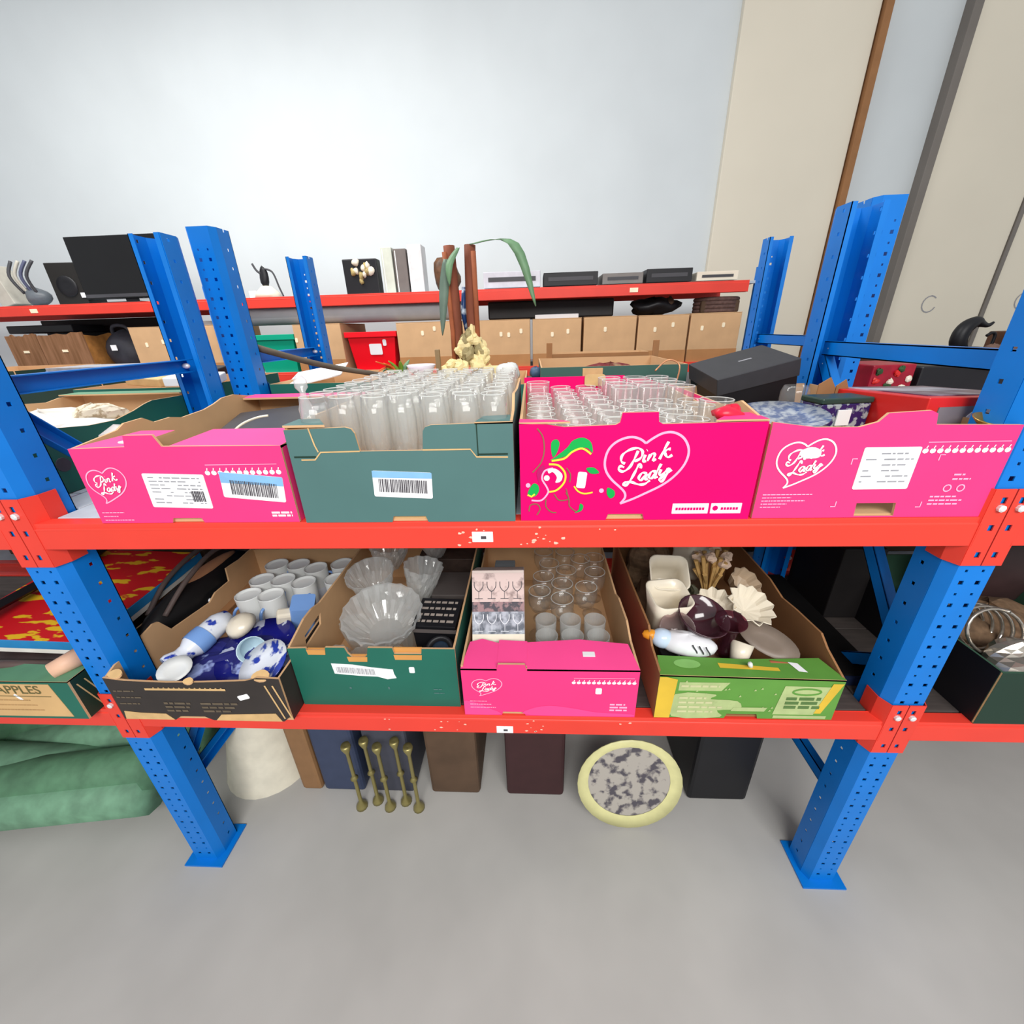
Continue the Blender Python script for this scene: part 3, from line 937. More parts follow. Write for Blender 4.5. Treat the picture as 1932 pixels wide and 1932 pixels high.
b7 = tray('small pink apple tray in the lower row, holding stemmed glasses', 0.034, 0.0, ZL + 0.0005, 0.40, 0.575, 0.145, PINK,
          F=notch(-0.2, 0.2, 0.145, -0.112, -0.055, 0.012, [(0.2, 0.145), (-0.052, 0.145), (-0.055, 0.158), (-0.115, 0.158), (-0.118, 0.145), (-0.2, 0.145)]),
          L=rect(T, 0.57, 0.15), R=[(T, 0), (0.57, 0), (0.57, 0.16), (0.28, 0.15), (0.24, 0.165), (0.14, 0.17), (0.09, 0.15), (T, 0.145)])
for x0, x1, sl in ((-0.2, -0.118, 0), (-0.05, 0.2, 0)):
    MB().prism([(x0, 0), (x1, 0), (x1 - (0.012 if x1 > 0.1 else 0), 0.075), ((x0 + x1) / 2, 0.088), (x0 + (0.012 if x0 < -0.1 else 0), 0.078)], lambda u, v, q: (u, v, 0.145 + v * 0.1 - q), 0, T, 0, 1).build('top_flap', [PINK_LIT_WAVE, KRAFT], b7)
MB().prism([(-0.118, 0.008), (-0.05, 0.008), (-0.05, 0.08), (-0.118, 0.084)], lambda u, v, q: (u, v, 0.146 + v * 0.1 - q), 0, T, 0, 1).build('tuck_flap', [PINK_LIT_WAVE, KRAFT], b7)
heart_logo(b7, -0.143, 0.09, 0.07, None, 0.85)
apple_row(b7, 0.055, 0.19, 0.107, 13)
sticker(b7, 0.112, 0.082, 0.014, 0.018, 0, name='price_sticker')
o = MB().box(0.078, 0.106, 0.035, 0.05, 0.1495, 0.1515).build('price_sticker', WHITE, b7, bevel=0.0005)
text_lines(b7, 0.14, 0.038, [0.035, 0.04, 0.04], 0.009, 0.005, PALEPINK)
text_lines(b7, -0.185, 0.045, [0.04, 0.05, 0.06], 0.01, 0.002, PALEPINK)
mb = MB()
mb.poly([(max(-0.199, min(0.199, p.x)), max(0.001, p.y)) for p in cr([(-0.2, 0.003), (-0.2, 0.045), (-0.17, 0.04), (-0.14, 0.022), (-0.12, 0.012), (-0.12, 0.003)], 3, True)], FR(0.0005))
mb.poly([(max(-0.199, min(0.199, p.x)), max(0.001, p.y)) for p in cr([(-0.045, 0.003), (-0.045, 0.022), (0.0, 0.034), (0.06, 0.026), (0.11, 0.015), (0.19, 0.01), (0.19, 0.003)], 3, True)], FR(0.0005))
mb.build('printed_wave', PINK_LIT_WAVE, b7)

b8 = tray('lime green printed box of ceramics in the lower row', 0.478, 0.0, ZL + 0.003, 0.40, 0.575, 0.13, LIME,
          F=notch(-0.2, 0.2, 0.13, -0.04, 0.035, 0.014, [(0.2, 0.12), (-0.2, 0.13)]),
          L=[(T, 0), (0.57, 0), (0.57, 0.17), (0.3, 0.165), (0.12, 0.17), (0.08, 0.14), (T, 0.13)], R=[(T, 0), (0.57, 0), (0.57, 0.17), (0.33, 0.165), (0.26, 0.15), (0.2, 0.158), (0.1, 0.165), (0.07, 0.145), (T, 0.12)],
          B=rect(-0.2, 0.2, 0.17), mside=KRAFTD, mi=KRAFTD)
MB().prism([(-0.2, 0.0), (0.2, 0.0), (0.18, 0.065), (0.1, 0.06), (0.0, 0.055), (-0.19, 0.06)], lambda u, v, q: (u, v, 0.131 - (u + 0.2) * 0.025 - q), 0, T, 0, 1).build('top_flap', [LIME, KRAFT], b8)
mb = MB()
mb.poly([(-0.2, 0.0), (-0.165, 0.0), (-0.16, 0.118), (-0.185, 0.125), (-0.2, 0.125)], FR(0.0011), 0)
mb.poly([(0.155, 0.02), (0.17, 0.02), (0.198, 0.11), (0.175, 0.11)], FR(0.0011), 0)
mb.poly([(-0.155, 0.085), (-0.06, 0.085), (-0.045, 0.11), (-0.155, 0.11)], FR(), 1)
mb.poly([(p.x, p.y) for p in cr([(-0.16, 0.004), (-0.16, 0.074), (-0.07, 0.074), (-0.08, 0.06), (-0.02, 0.055), (-0.01, 0.03), (-0.06, 0.025), (-0.05, 0.004)], 3, True)], FR(), 1)
mb.poly([(0.065, 0.015), (0.155, 0.015), (0.175, 0.1), (0.075, 0.102)], FR(), 1)
mb.poly([(0.068, 0.003), (0.185, 0.003), (0.185, 0.012), (0.068, 0.012)], FR(), 1)
mb.ribbon([(0.125 + 0.03 * cos(t * pi / 10), 0.085 + 0.009 * sin(t * pi / 10)) for t in range(20)], 0.005, FR(0.001), 2, True)
mb.poly([(-0.03, 0.024), (0.045, 0.024), (0.05, 0.036), (-0.025, 0.036)], FR(0.0012), 1)
for i in range(26):
    a, c = random.uniform(-0.15, 0.06), random.uniform(0.02, 0.11)
    mb.poly([(a, c), (a + 0.006, c + 0.001), (a + 0.003, c + 0.006)], FR(0.001), 1)
mb.build('printed_pattern', [YELLOW, LIMEL, LIME], b8)
GRINK = mat('dark_green_ink', (84, 116, 62), 0.6, 0.1, 20)
text_lines(b8, 0.085, 0.06, [0.075, 0.07, 0.078], 0.013, 0.009, GRINK, 0.0012)
text_lines(b8, -0.15, 0.096, [0.085], 0.013, 0.006, mat('pale_ink', (196, 196, 150), 0.6), 0.0012)
text_lines(b8, -0.15, 0.06, [0.06, 0.075, 0.1, 0.08], 0.014, 0.006, mat('pale_ink', (196, 196, 150), 0.6), 0.0012)
mb = MB()
mb.poly([(-0.13 + 0.03 * cos(t * pi / 10), 0.035 + 0.014 * sin(t * pi / 10)) for t in range(20)], lambda u, v: (u, v, 0.1318 - (u + 0.2) * 0.025), 0)
mb.poly([(-0.06, 0.025), (0.07, 0.02), (0.07, 0.03), (-0.06, 0.04)], lambda u, v: (u, v, 0.1318 - (u + 0.2) * 0.025), 1)
mb.poly([(0.11, 0.02), (0.128, 0.018), (0.12, 0.045), (0.1, 0.048)], lambda u, v: (u, v, 0.1325 - (u + 0.2) * 0.025), 2)
mb.build('printed_flap_pattern', [mat('light_green_print', (130, 184, 100), 0.5), YELLOW, WHITE], b8)

b9 = tray('green and kraft apple box on lower shelf left of the upright', -1.285, -0.03, ZL + 0.0005, 0.40, 0.5, 0.12, GREEN, mside=DGREEN, R=[(T, 0), (0.495, 0), (0.495, 0.14), (0.2, 0.12), (T, 0.12)])
MB().prism([(-0.2, 0.0), (0.2, 0.0), (0.2, 0.05), (-0.2, 0.06)], lambda u, v, q: (u, v, 0.121 - q), 0, 0.004, 0, 1).build('top_flap', [mat('pale_green_print', (92, 140, 108)), KRAFT], b9)
MB().prism([(-0.195, 0.008), (0.165, 0.008), (0.15, 0.112), (-0.195, 0.112)], lambda u, v, q: (u, -0.001 + q, v), 0, 0.0009).build('printed_kraft_label', mat('label_kraft', (206, 168, 116), 0.7, 0.07, 12), b9)
mb = MB()
text_mesh(mb, 'APPLES', 0.036, lambda u, v: (u + 0.066, -0.0016, v + 0.094), 0, 1.0)
mb.ribbon([(-0.19, 0.076), (0.14, 0.074)], 0.0018, FR(0.0016))
mb.build('printed_lettering', mat('olive_ink', (98, 92, 52), 0.6), b9)
text_lines(b9, -0.02, 0.06, [0.1, 0.11, 0.12], 0.016, 0.003, mat('label_ink', (176, 138, 90), 0.6), 0.0016)
for u, z, a in ((0.055, 0.07, -55), (-0.055, 0.062, -20)):
    sticker(b9, u, z, 0.024, 0.008, a, name='price_sticker')
mb = MB()
for dy in (0.012, 0.03):
    mb.add([(0.2007, dy, 0.1), (0.2007, dy + 0.003, 0.1), (0.2007, dy + 0.03, 0.005), (0.2007, dy + 0.027, 0.005)], [(0, 1, 2, 3)])
mb.build('fold_line', GOLD, b9)

b10 = tray('dark green box right of the right-hand upright with silver ware', 1.185, -0.002, ZL + 0.0005, 0.40, 0.5, 0.15, DGREEN, mi=mat('green_inner', (52, 84, 66), 0.6), mside=BLACK)
mb = MB()
mb.add([(-0.2008, 0.0, 0.002), (-0.2008, 0.003, 0.002), (-0.2008, 0.003, 0.15), (-0.2008, 0.0, 0.15)], [(0, 1, 2, 3)])
mb.build('worn_edge_line', GOLD, b10)

# ================================================================== contents
FM, FL = ZM + 0.0062, ZL + 0.0065      # inside floors of the boxes


def lathe_obj(name, label, cat, prof, m, loc, rot=(0, 0, 0), n=18, group=None, smooth=True, wob=None):
    return tag(MB().lathe(prof, n, 0, None, wob).build(name, m, None, smooth, 0, loc, rot), label, cat, group)


def lip(mb, r, z, n=14, t=0.0009, m=1):
    mb.lathe([(r - t, z), (r, z + t), (r + t, z), (r, z - t), (r - t, z)], n, m)
    return mb


def inst(me, name, label, cat, loc, rot=(0, 0, 0), group=None, sc_=1.0):
    o = bpy.data.objects.new(name, me)
    col.objects.link(o)
    o.location, o.rotation_euler = loc, rot
    o.scale = (sc_, sc_, sc_)
    return tag(o, label, cat, group)


# --- champagne flutes in the teal box
FLUTE = [(0, 0), (0.029, 0.0005), (0.029, 0.002), (0.006, 0.006), (0.0042, 0.012), (0.0042, 0.06), (0.008, 0.072), (0.017, 0.095), (0.0225, 0.14), (0.0235, 0.18), (0.0215, 0.222),
         (0.0203, 0.222), (0.0222, 0.18), (0.0212, 0.14), (0.0157, 0.098), (0.006, 0.076), (0, 0.073)]
fl = lip(MB().lathe(FLUTE, 24, 0, None, lambda t, z: 1 + (0.07 * abs(sin(4 * t)) if 0.08 < z < 0.2 else 0)), 0.021, 0.222, 24).mesh('champagne_flute', [CLEAR, LIP], True)
for j in range(10):
    for i in range(7):
        x = -0.2325 - 0.163 + i * 0.0545 + random.uniform(-0.003, 0.003)
        y = 0.036 + j * 0.0545 + random.uniform(-0.003, 0.003)
        inst(fl, 'champagne_flute', 'clear champagne flute standing among many in the dark teal box', 'glass', (x, y, FM), (random.uniform(-0.03, 0.03), random.uniform(-0.03, 0.03), random.uniform(0, 6)), 'flutes in the teal box')
lathe_obj('glass_stopper', 'small clear bottle stopper with round knob at left of the flutes', 'stopper', [(0, 0), (0.012, 0), (0.013, 0.03), (0.006, 0.05), (0.005, 0.06), (0.011, 0.068), (0.011, 0.08), (0.005, 0.088), (0, 0.089)], CRYST, (-0.448 + 0.03, 0.06, 1.345), n=12)

# --- mixed glasses in the magenta box
WINE = [(0, 0), (0.03, 0.0005), (0.03, 0.002), (0.006, 0.006), (0.0042, 0.012), (0.0042, 0.07), (0.012, 0.08), (0.026, 0.1), (0.031, 0.13), (0.0285, 0.168), (0.027, 0.168), (0.0295, 0.13), (0.0245, 0.101), (0.01, 0.083), (0, 0.08)]
TUMB = [(0, 0), (0.024, 0.0), (0.0245, 0.004), (0.031, 0.19), (0.0295, 0.19), (0.0228, 0.012), (0, 0.01)]
wn = lip(MB().lathe(WINE, 14), 0.0278, 0.168).mesh('wine_glass', [CLEAR, LIP], True)
tb = lip(MB().lathe(TUMB, 14), 0.0302, 0.19).mesh('tall_tumbler', [CLEAR, LIP], True)
for j in range(8):
    for i in range(6):
        x = 0.184 - 0.165 + i * 0.066 + random.uniform(-0.002, 0.002)
        y = 0.045 + j * 0.067 + random.uniform(-0.002, 0.002)
        tall = (j >= 4 and i >= 3) or (j == 1 and i == 5) or (i == 0 and j == 6)
        if tall:
            inst(tb, 'tall_tumbler', 'tall clear tumbler standing higher than the wine glasses in the magenta box', 'glass', (x, y, FM), (0, 0, random.uniform(0, 6)), 'tall tumblers in the magenta box')
        else:
            inst(wn, 'wine_glass', 'clear stemmed wine glass packed in the magenta box', 'glass', (x, y, FM), (random.uniform(-0.02, 0.02), random.uniform(-0.02, 0.02), 0), 'wine glasses in the magenta box')
o = MB().prism(rrect(-0.03, 0.03, -0.016, 0.016, 0.008), lambda u, v, q: (u, q - 0.0015, v), 0, 0.002).build('folded_tab', GOLD, b3, loc=(0.0, 0.566, 0.184))
tag(MB().blob((0, 0, 0), (0.028, 0.018, 0.016), 0, 10, 7, 0.3, 4).build('gift_bow', mat('red_foil', (214, 30, 60), 0.3), None, True, 0, (0.345, 0.045, 1.352)), 'crumpled red gift ribbon at right corner of the magenta box', 'ribbon')

# --- left pink tray: dark flat case and cord
cs = thing('flat_case', 'dark grey flat case lying in the left pink tray', 'case', (-0.665, 0.35, FM + 0.036), (radians(6), radians(-4), radians(14)))
MB().box(-0.13, 0.13, -0.15, 0.15, 0, 0.055).build('lower_shell', GREYD, cs, bevel=0.008)
MB().box(-0.13, 0.13, -0.15, 0.15, 0.058, 0.085).build('lid', mat('charcoal_lid', (58, 56, 58), 0.5), cs, bevel=0.008)
tag(MB().tube(cr([Vector(p) for p in ((-0.69, 0.215, 1.292), (-0.68, 0.215, 1.306), (-0.665, 0.23, 1.318), (-0.65, 0.26, 1.324), (-0.63, 0.27, 1.326))], 4), 0.003, 6).build('string_piece', CERC, None, True), 'short off-white cord on the dark case in the left pink tray', 'cord')
tag(MB().box(-0.14, 0.14, -0.16, 0.16, 0, 0.014).build('packing_sheet', KRAFT, None, loc=(-0.665, 0.36, FM), bevel=0.004), 'brown packing board under the dark case in the left pink tray', 'board')

# --- right pink box
sb = thing('shoe_box', 'black lidded shoe box tilted above the right pink box', 'box', (0.477, 0.431, 1.364), (0.146, -0.224, 0.052))
MB().box(0.003, 0.208, 0.003, 0.178, -0.123, -0.025).build('body', BLACK, sb, bevel=0.002)
lid = MB().box(0, 0.211, 0, 0.181, -0.045, 0).build('lid', [mat('black_lid', (52, 52, 56), 0.55, 0.08, 30)], sb, bevel=0.002)
MB().box(0.10, 0.135, 0.09, 0.096, 0.0, 0.0006).build('printed_mark', GREYP, lid)
PLATEM = mat('willow_plate', (160, 166, 174), 0.25, scale=70, c2=(84, 98, 132), thr=(0.4, 0.6), spec=0.5)
PLATEP = mat('flower_plate', (206, 204, 188), 0.2, scale=26, c2=(110, 128, 118), thr=(0.5, 0.62), spec=0.5)
PLATE = [(0, 0), (0.05, 0.0), (0.055, 0.004), (0.1, 0.016), (0.1, 0.0185), (0.054, 0.008), (0, 0.006)]
for k, (x, y, z, rx, ry, m, lb, s) in enumerate((
        (0.53, 0.15, FM + 0.10, 0.05, 0.04, PLATEP, 'mottled grey-green plate at the bottom of the pile in the right pink box', 1.0),
        (0.487, 0.165, FM + 0.114, -0.02, 0.08, PLATEM, 'blue and white willow plate in the middle of the plate pile', 1.0),
        (0.505, 0.175, FM + 0.132, 0.12, -0.08, PLATEM, 'blue and white willow plate on top of the plate pile', 0.88))):
    lathe_obj('dinner_plate', lb, 'plate', [(r * s, q * s) for r, q in PLATE], m, (x, y, z), (rx, ry, 0), 28)
tag(MB().lathe([(0, 0), (0.05, 0), (0.07, 0.09), (0.0, 0.098)], 20).build('bowl_stack', PLATEP, None, True, 0, (0.492, 0.165, FM)), 'grey-green bowl under the plates in the right pink box', 'bowl')
lathe_obj('glass_jar', 'clear glass jar between shoe box and brown carton', 'jar', [(0, 0), (0.028, 0), (0.03, 0.004), (0.031, 0.15), (0.026, 0.165), (0.025, 0.165), (0.029, 0.15), (0.028, 0.006), (0, 0.004)], CLEAR, (0.628, 0.345, FM + 0.015), n=18)
ct = thing('small_carton', 'small brown carton with scalloped flaps in the right pink box', 'carton', (0.70, 0.345, FM), 0.0)
MB().box(-0.04, 0.028, -0.03, 0.05, 0, 0.125).build('body', KRAFTD, ct, bevel=0.002)
for x0, x1, hh in ((-0.04, -0.002, 0.075), (0.0, 0.028, 0.07)):
    MB().prism([(x0, 0.125), (x1, 0.125), (x1, 0.125 + hh * 0.7), ((x0 + x1) / 2 + 0.004, 0.125 + hh), (x0, 0.125 + hh * 0.8)], lambda u, v, q: (u, -0.03 + q, v), 0, 0.003).build('flap', KRAFTD, ct)
tn = thing('patterned_tin', 'purple and white patterned tin beside the red picture box', 'tin', (0.652, 0.235, FM + 0.06), 0.12)
MB().box(-0.055, 0.055, -0.03, 0.03, 0, 0.10).build('body', mat('purple_pattern', (44, 30, 84), 0.35, scale=75, c2=(150, 158, 160), thr=(0.5, 0.58)), tn, bevel=0.003)
MB().box(-0.057, 0.057, -0.032, 0.032, 0.10, 0.112).build('lid', mat('green_tin', (40, 62, 54), 0.35), tn, bevel=0.003)
MB().box(-0.018, 0.012, -0.034, -0.030, 0.055, 0.088).build('white_label', CERW, tn, bevel=0.001)
tag(MB().box(-0.06, 0.06, -0.05, 0.05, 0, 0.058).build('folded_cloth', GREYP, None, False, 0.012, (0.652, 0.235, FM), (0, 0, 0.1)), 'grey folded cloth under the purple tin in the right pink box', 'cloth')
rb = thing('picture_box', 'red gift box with grey front picture leaning in right pink box', 'box', (0.80, 0.10, FM + 0.09), (radians(-3), radians(1), radians(4)))
REDB = mat('red_gift', (206, 38, 34), 0.35, 0.08, 8)
MB().box(-0.08, 0.16, 0, 0.26, 0, 0.095).build('body', REDB, rb, bevel=0.002)
MB().prism([(-0.066, 0.012), (0.10, 0.012), (0.105, 0.082), (-0.058, 0.078)], lambda u, v, q: (u, -0.002 + q, v), 0, 0.002).build('front_picture', mat('grey_photo', (120, 112, 116), 0.4, 0.15, 14), rb)
MB().prism([(-0.055, 0.03), (0.135, 0.03), (0.135, 0.235), (-0.05, 0.235)], lambda u, v, q: (u, v, 0.097 - q), 0, 0.002).build('top_picture', mat('purple_photo', (96, 66, 92), 0.3, scale=9, c2=(190, 190, 205), thr=(0.5, 0.7)), rb)
MB().prism([(p.x, p.y) for p in cr([(-0.005, 0.05), (0.045, 0.05), (0.048, 0.068), (0.03, 0.074), (0.02, 0.069), (0.005, 0.069)], 3, True)], lambda u, v, q: (u, -0.004 + q, v), 0, 0.002).build('white_sticker', WHITE, rb)
tag(MB().box(-0.06, 0.05, -0.1, 0.1, 0, 0.088).build('brown_parcel', KRAFTD, None, False, 0.004, (0.735, 0.16, FM)), 'brown parcel under the red picture box', 'parcel')
lathe_obj('brass_ring', 'small brass rimmed dish at the right corner of the right pink box', 'dish', [(0, 0), (0.012, 0), (0.024, 0.012), (0.022, 0.013), (0.011, 0.003), (0, 0.003)], mat('brass', (190, 150, 80), 0.3, metal=0.8), (0.78, 0.045, 1.325), (0.3, 0, 0), 16)

# --- wavy green box: crumpled paper
tag(MB().blob((0, 0, 0), (0.165, 0.24, 0.07), 0, 22, 12, 0.22, 3).build('crumpled_paper', mat('white_tissue', (236, 232, 224), 0.8, 0.04, 30, bump=0.4), None, False, 0, (-1.29, 0.34, FM + 0.082)), 'crumpled white paper in the wavy green box', 'paper')
tag(MB().blob((0, 0, 0), (0.06, 0.07, 0.03), 0, 14, 8, 0.3, 8).build('lace_cloth', mat('lace', (226, 214, 190), 0.8, scale=60, c2=(170, 150, 120), thr=(0.5, 0.6)), None, False, 0, (-1.20, 0.40, FM + 0.135)), 'beige lace cloth on the white paper in wavy green box', 'cloth')

# --- blue and white mugs in the black-brown box
MUG = [(0, 0), (0.028, 0.0), (0.031, 0.006), (0.034, 0.06), (0.0365, 0.122), (0.0365, 0.125), (0.034, 0.1235), (0.0325, 0.119), (0.028, 0.1175), (0, 0.117)]
mug0 = thing('mug', 'white mug with blue painted pattern standing in the black-brown box', 'mug', group='mugs in the black-brown box')
MB().lathe(MUG[:4], 20).build('cup', DELFT, mug0, True)
MB().lathe(MUG[3:], 20).build('rim', CERW, mug0, True)
MB().tube([(0.033 + 0.02 * sin(t * pi / 8), 0, 0.062 - 0.034 * cos(t * pi / 8)) for t in range(9)], 0.0045, 8).build('handle', LBLUE, mug0, True)
MP = [(467, 1118), (516, 1118), (488, 1089), (533, 1089), (571, 1095), (630, 1089), (519, 1064), (566, 1064), (602, 1069), (647, 1063)]
MW = [(-0.862, 0.303), (-0.791, 0.303), (-0.870, 0.386), (-0.800, 0.386), (-0.724, 0.370), (-0.628, 0.390), (-0.874, 0.478), (-0.798, 0.478), (-0.727, 0.456), (-0.648, 0.482)]
MLB = ['left mug of the front row', 'right mug of the front row', 'leftmost mug of the middle row', 'second mug from left of the middle row', 'third mug from left of the middle row', 'rightmost mug of the middle row',
       'leftmost mug of the back row', 'second mug from left of the back row', 'third mug from left of the back row', 'rightmost mug of the back row']
for i, (x, y) in enumerate(MW):
    r = (0, 0, -2.2 + 0.35 * i)
    o = mug0 if i == 0 else dup(mug0, (x, y, FL), r)
    o.location, o.rotation_euler = (x, y, FL), r
    o['label'] = 'blue and white mug, ' + MLB[i] + ' in the black-brown box'
wl = thing('delft_windmill', 'white and blue porcelain bottle lying at front of the mug box', 'ornament', (-0.905, 0.045, 0.755), (radians(-78), 0, radians(-18)))
MB().lathe([(0, 0), (0.03, 0.0), (0.031, 0.01), (0.022, 0.03), (0.022, 0.045), (0.031, 0.06), (0.03, 0.14), (0.018, 0.17), (0, 0.172)], 18).build('body', DELFT, wl, True)
MB().lathe([(0.033, 0.062), (0.034, 0.08), (0.033, 0.1)], 18).build('blue_band', LBLUE, wl, True)
lathe_obj('ceramic_dome', 'round cream ceramic dome on the blue and white pieces', 'dome', [(0, 0.03), (0.02, 0.027), (0.034, 0.016), (0.04, 0), (0.036, 0), (0.0, 0.024)], CERC, (-0.80, 0.175, 0.775), (0.35, -0.2, 0))
c0 = thing('small_cup', 'small pale blue cup lying beside the cream dome', 'cup', (-0.735, 0.115, 0.755), (radians(60), 0, radians(35)))
MB().lathe([(0, 0), (0.02, 0), (0.03, 0.02), (0.033, 0.055), (0.031, 0.055), (0.028, 0.02), (0, 0.005)], 18).build('cup', mat('aqua_ceramic', (190, 216, 226), 0.2), c0, True)
MB().tube([(0.03 + 0.016 * sin(t * pi / 6), 0, 0.03 - 0.016 * cos(t * pi / 6)) for t in range(7)], 0.0035, 6).build('handle', CERW, c0, True)
jg = thing('blue_jug', 'light blue square jug lying on its side by box wall', 'jug', (-0.665, 0.235, 0.715), (radians(14), radians(10), radians(20)))
MB().prism(rrect(-0.03, 0.03, -0.03, 0.03, 0.008), lambda u, v, q: (u, v, q), 0, 0.115).build('body', LBLUE, jg)
MB().tube([(-0.03 - 0.02 * sin(t * pi / 8), 0, 0.06 - 0.03 * cos(t * pi / 8)) for t in range(9)], 0.005, 8).build('handle', LBLUE, jg, True)
tag(MB().box(-0.022, 0.022, -0.016, 0.016, 0, 0.07).build('salt_shaker', CERC, None, False, 0.008, (-0.70, 0.205, 0.745), (0.3, 0.2, 0.5)), 'cream salt shaker with dark dots leaning on light blue jug', 'shaker')
lathe_obj('deep_blue_plate', 'deep cobalt blue plate under the white saucer in mug box', 'plate', [(0, 0), (0.05, 0), (0.1, 0.018), (0.1, 0.021), (0.05, 0.006), (0, 0.005)], DELFTD, (-0.715, 0.105, 0.742), (radians(14), radians(-6), 0), 26)
lathe_obj('saucer', 'white saucer with blue sprig at front of the mug box', 'saucer', [(0, 0), (0.03, 0), (0.062, 0.012), (0.062, 0.0145), (0.03, 0.004), (0, 0.004)], DELFT, (-0.655, 0.045, 0.762), (radians(24), radians(-14), 0), 24)
lathe_obj('saucer', 'small white dish at front left of the mug box', 'saucer', [(0, 0), (0.02, 0), (0.036, 0.01), (0.036, 0.012), (0.02, 0.004), (0, 0.004)], CERW, (-0.865, 0.02, 0.765), (radians(15), radians(10), 0), 20)
tag(MB().blob((0, 0, 0), (0.17, 0.11, 0.045), 0, 18, 10, 0.2, 5).build('packing_paper', mat('navy_cloth', (34, 36, 110), 0.8, scale=22, c2=(150, 165, 215), thr=(0.55, 0.62), bump=0.5), None, False, 0, (-0.78, 0.11, FL + 0.045)), 'crumpled navy and white cloth under the blue and white porcelain', 'cloth')
tag(MB().box(-0.012, 0.012, -0.16, 0.16, 0, 0.012).build('wooden_lath', KRAFTD, None, False, 0.002, (-0.955, 0.30, FL + 0.055), (0.02, 0.1, 0.02)), 'thin wooden slat along left wall of the mug box', 'slat')


# --- bottle-green box: cut glass
def fl_wob(k, a):
    return lambda t, z: 1 + a * abs(sin(k * t))


def bowl(r, h):
    o = [(0, 0), (r * 0.45, 0.0)] + [(r * (0.48 + 0.52 * (i / 8.0) ** 0.75), h * (0.05 + 0.95 * i / 8.0)) for i in range(9)]
    return o + [(r * 0.95, h), (r * 0.75, h * 0.55), (r * 0.42, h * 0.16), (0, h * 0.12)]


for (x, y, z, r, h, rx, ry, k, lb) in (
        (-0.385, 0.145, 0.775, 0.094, 0.09, 0.22, 0.0, 9, 'large cut glass bowl at front of the bottle-green box'),
        (-0.455, 0.285, 0.80, 0.064, 0.09, 0.15, -0.1, 7, 'tall cut glass bowl behind the large front bowl'),
        (-0.46, 0.425, 0.81, 0.06, 0.085, 0.0, 0.1, 8, 'cut glass bowl at the back left of the bottle-green box'),
        (-0.33, 0.285, 0.79, 0.052, 0.11, 0.0, 0.2, 6, 'scalloped glass vase beside the black packages'),
        (-0.315, 0.455, 0.8355, 0.05, 0.07, 0.0, 0.0, 5, 'small scalloped glass dish at the back of the bottle-green box')):
    lathe_obj('glass_bowl', lb, 'bowl', bowl(r, h), CRYST, (x, y, z), (rx, ry, 0.3), 54, None, False, (lambda k: (lambda t, z: 1 + 0.09 * abs(sin(k * t + z * 60)) + 0.08 * abs(sin(k * t - z * 60)) - 0.06))(k))
for (x, y, s, lb) in ((-0.50, 0.15, 1.0, 'clear tumbler lying against left wall of the bottle-green box'), (-0.525, 0.075, 0.7, 'tiny clear glass in front left corner of the bottle-green box')):
    inst(tb, 'tumbler', lb, 'glass', (x, y, 0.71), (radians(50), radians(-20), 0), None, 0.42 * s)
for i in range(12):
    x, y = -0.51 + (i % 4) * 0.075, 0.09 + (i // 4) * 0.13
    lathe_obj('glass_bowl', 'small glass bowl below the large cut bowls in the bottle-green box', 'bowl', bowl(0.036, 0.09), CRYST, (x, y, FL), (0, 0, 0), 24, 'bottom layer of glass bowls', False, fl_wob(6, 0.1))
pk = thing('black_package', 'black lettered package in the bottle-green box', 'package', (-0.245, 0.17, 0.74), (radians(8), 0, radians(-3)))
MB().box(-0.055, 0.055, -0.05, 0.05, 0, 0.10).build('body', BLACK, pk, bevel=0.002)
mb = MB()
for r_ in range(4):
    x = -0.045
    while x < 0.04:
        l = random.uniform(0.006, 0.02)
        mb.poly([(x, 0.03 - r_ * 0.022), (min(x + l, 0.047), 0.03 - r_ * 0.022), (min(x + l, 0.047), 0.038 - r_ * 0.022), (x, 0.038 - r_ * 0.022)], lambda u, v: (u, v, 0.1006))
        x += l + 0.004
mb.build('printed_lines', mat('grey_lettering', (150, 140, 132), 0.5), pk)
MB().box(-0.056, 0.056, -0.0505, -0.049, 0.078, 0.09).build('silver_band', mat('dull_silver', (120, 112, 110), 0.4, metal=0.4), pk)
tag(MB().box(-0.06, 0.06, -0.05, 0.05, 0, 0.07).build('black_carton', BLACK, None, False, 0.002, (-0.245, 0.17, FL)), 'black carton under the lettered package', 'carton')
ls = thing('camera_lens', 'round black lens lying at front right of the bottle-green box', 'lens', (-0.225, 0.075, 0.775), (radians(30), 0, 0))
MB().lathe([(0, 0), (0.034, 0), (0.036, 0.03), (0.033, 0.04), (0.026, 0.038), (0.022, 0.03)], 24).build('barrel', BLACK, ls, True)
MB().lathe([(0, 0.032), (0.012, 0.031), (0.023, 0.028)], 24).build('front_glass', mat('lens_glass', (30, 44, 60), 0.08, spec=0.8), ls, True)
tag(MB().box(-0.05, 0.05, -0.04, 0.04, 0, 0.105).build('black_carton', BLACK, None, False, 0.002, (-0.232, 0.075, FL)), 'black carton under the round lens', 'carton')
tag(MB().box(-0.05, 0.05, -0.06, 0.06, 0, 0.16).build('grey_carton', mat('charcoal_card', (70, 64, 62), 0.6), None, False, 0.002, (-0.236, 0.31, FL)), 'plain charcoal carton behind the black lettered package', 'carton')
tag(MB().box(-0.09, 0.09, -0.05, 0.05, 0, 0.17).build('dark_carton', mat('umber_card', (58, 44, 38), 0.6, 0.4, 30), None, False, 0.002, (-0.28, 0.48, FL)), 'dark umber carton at the back of the bottle-green box', 'carton')
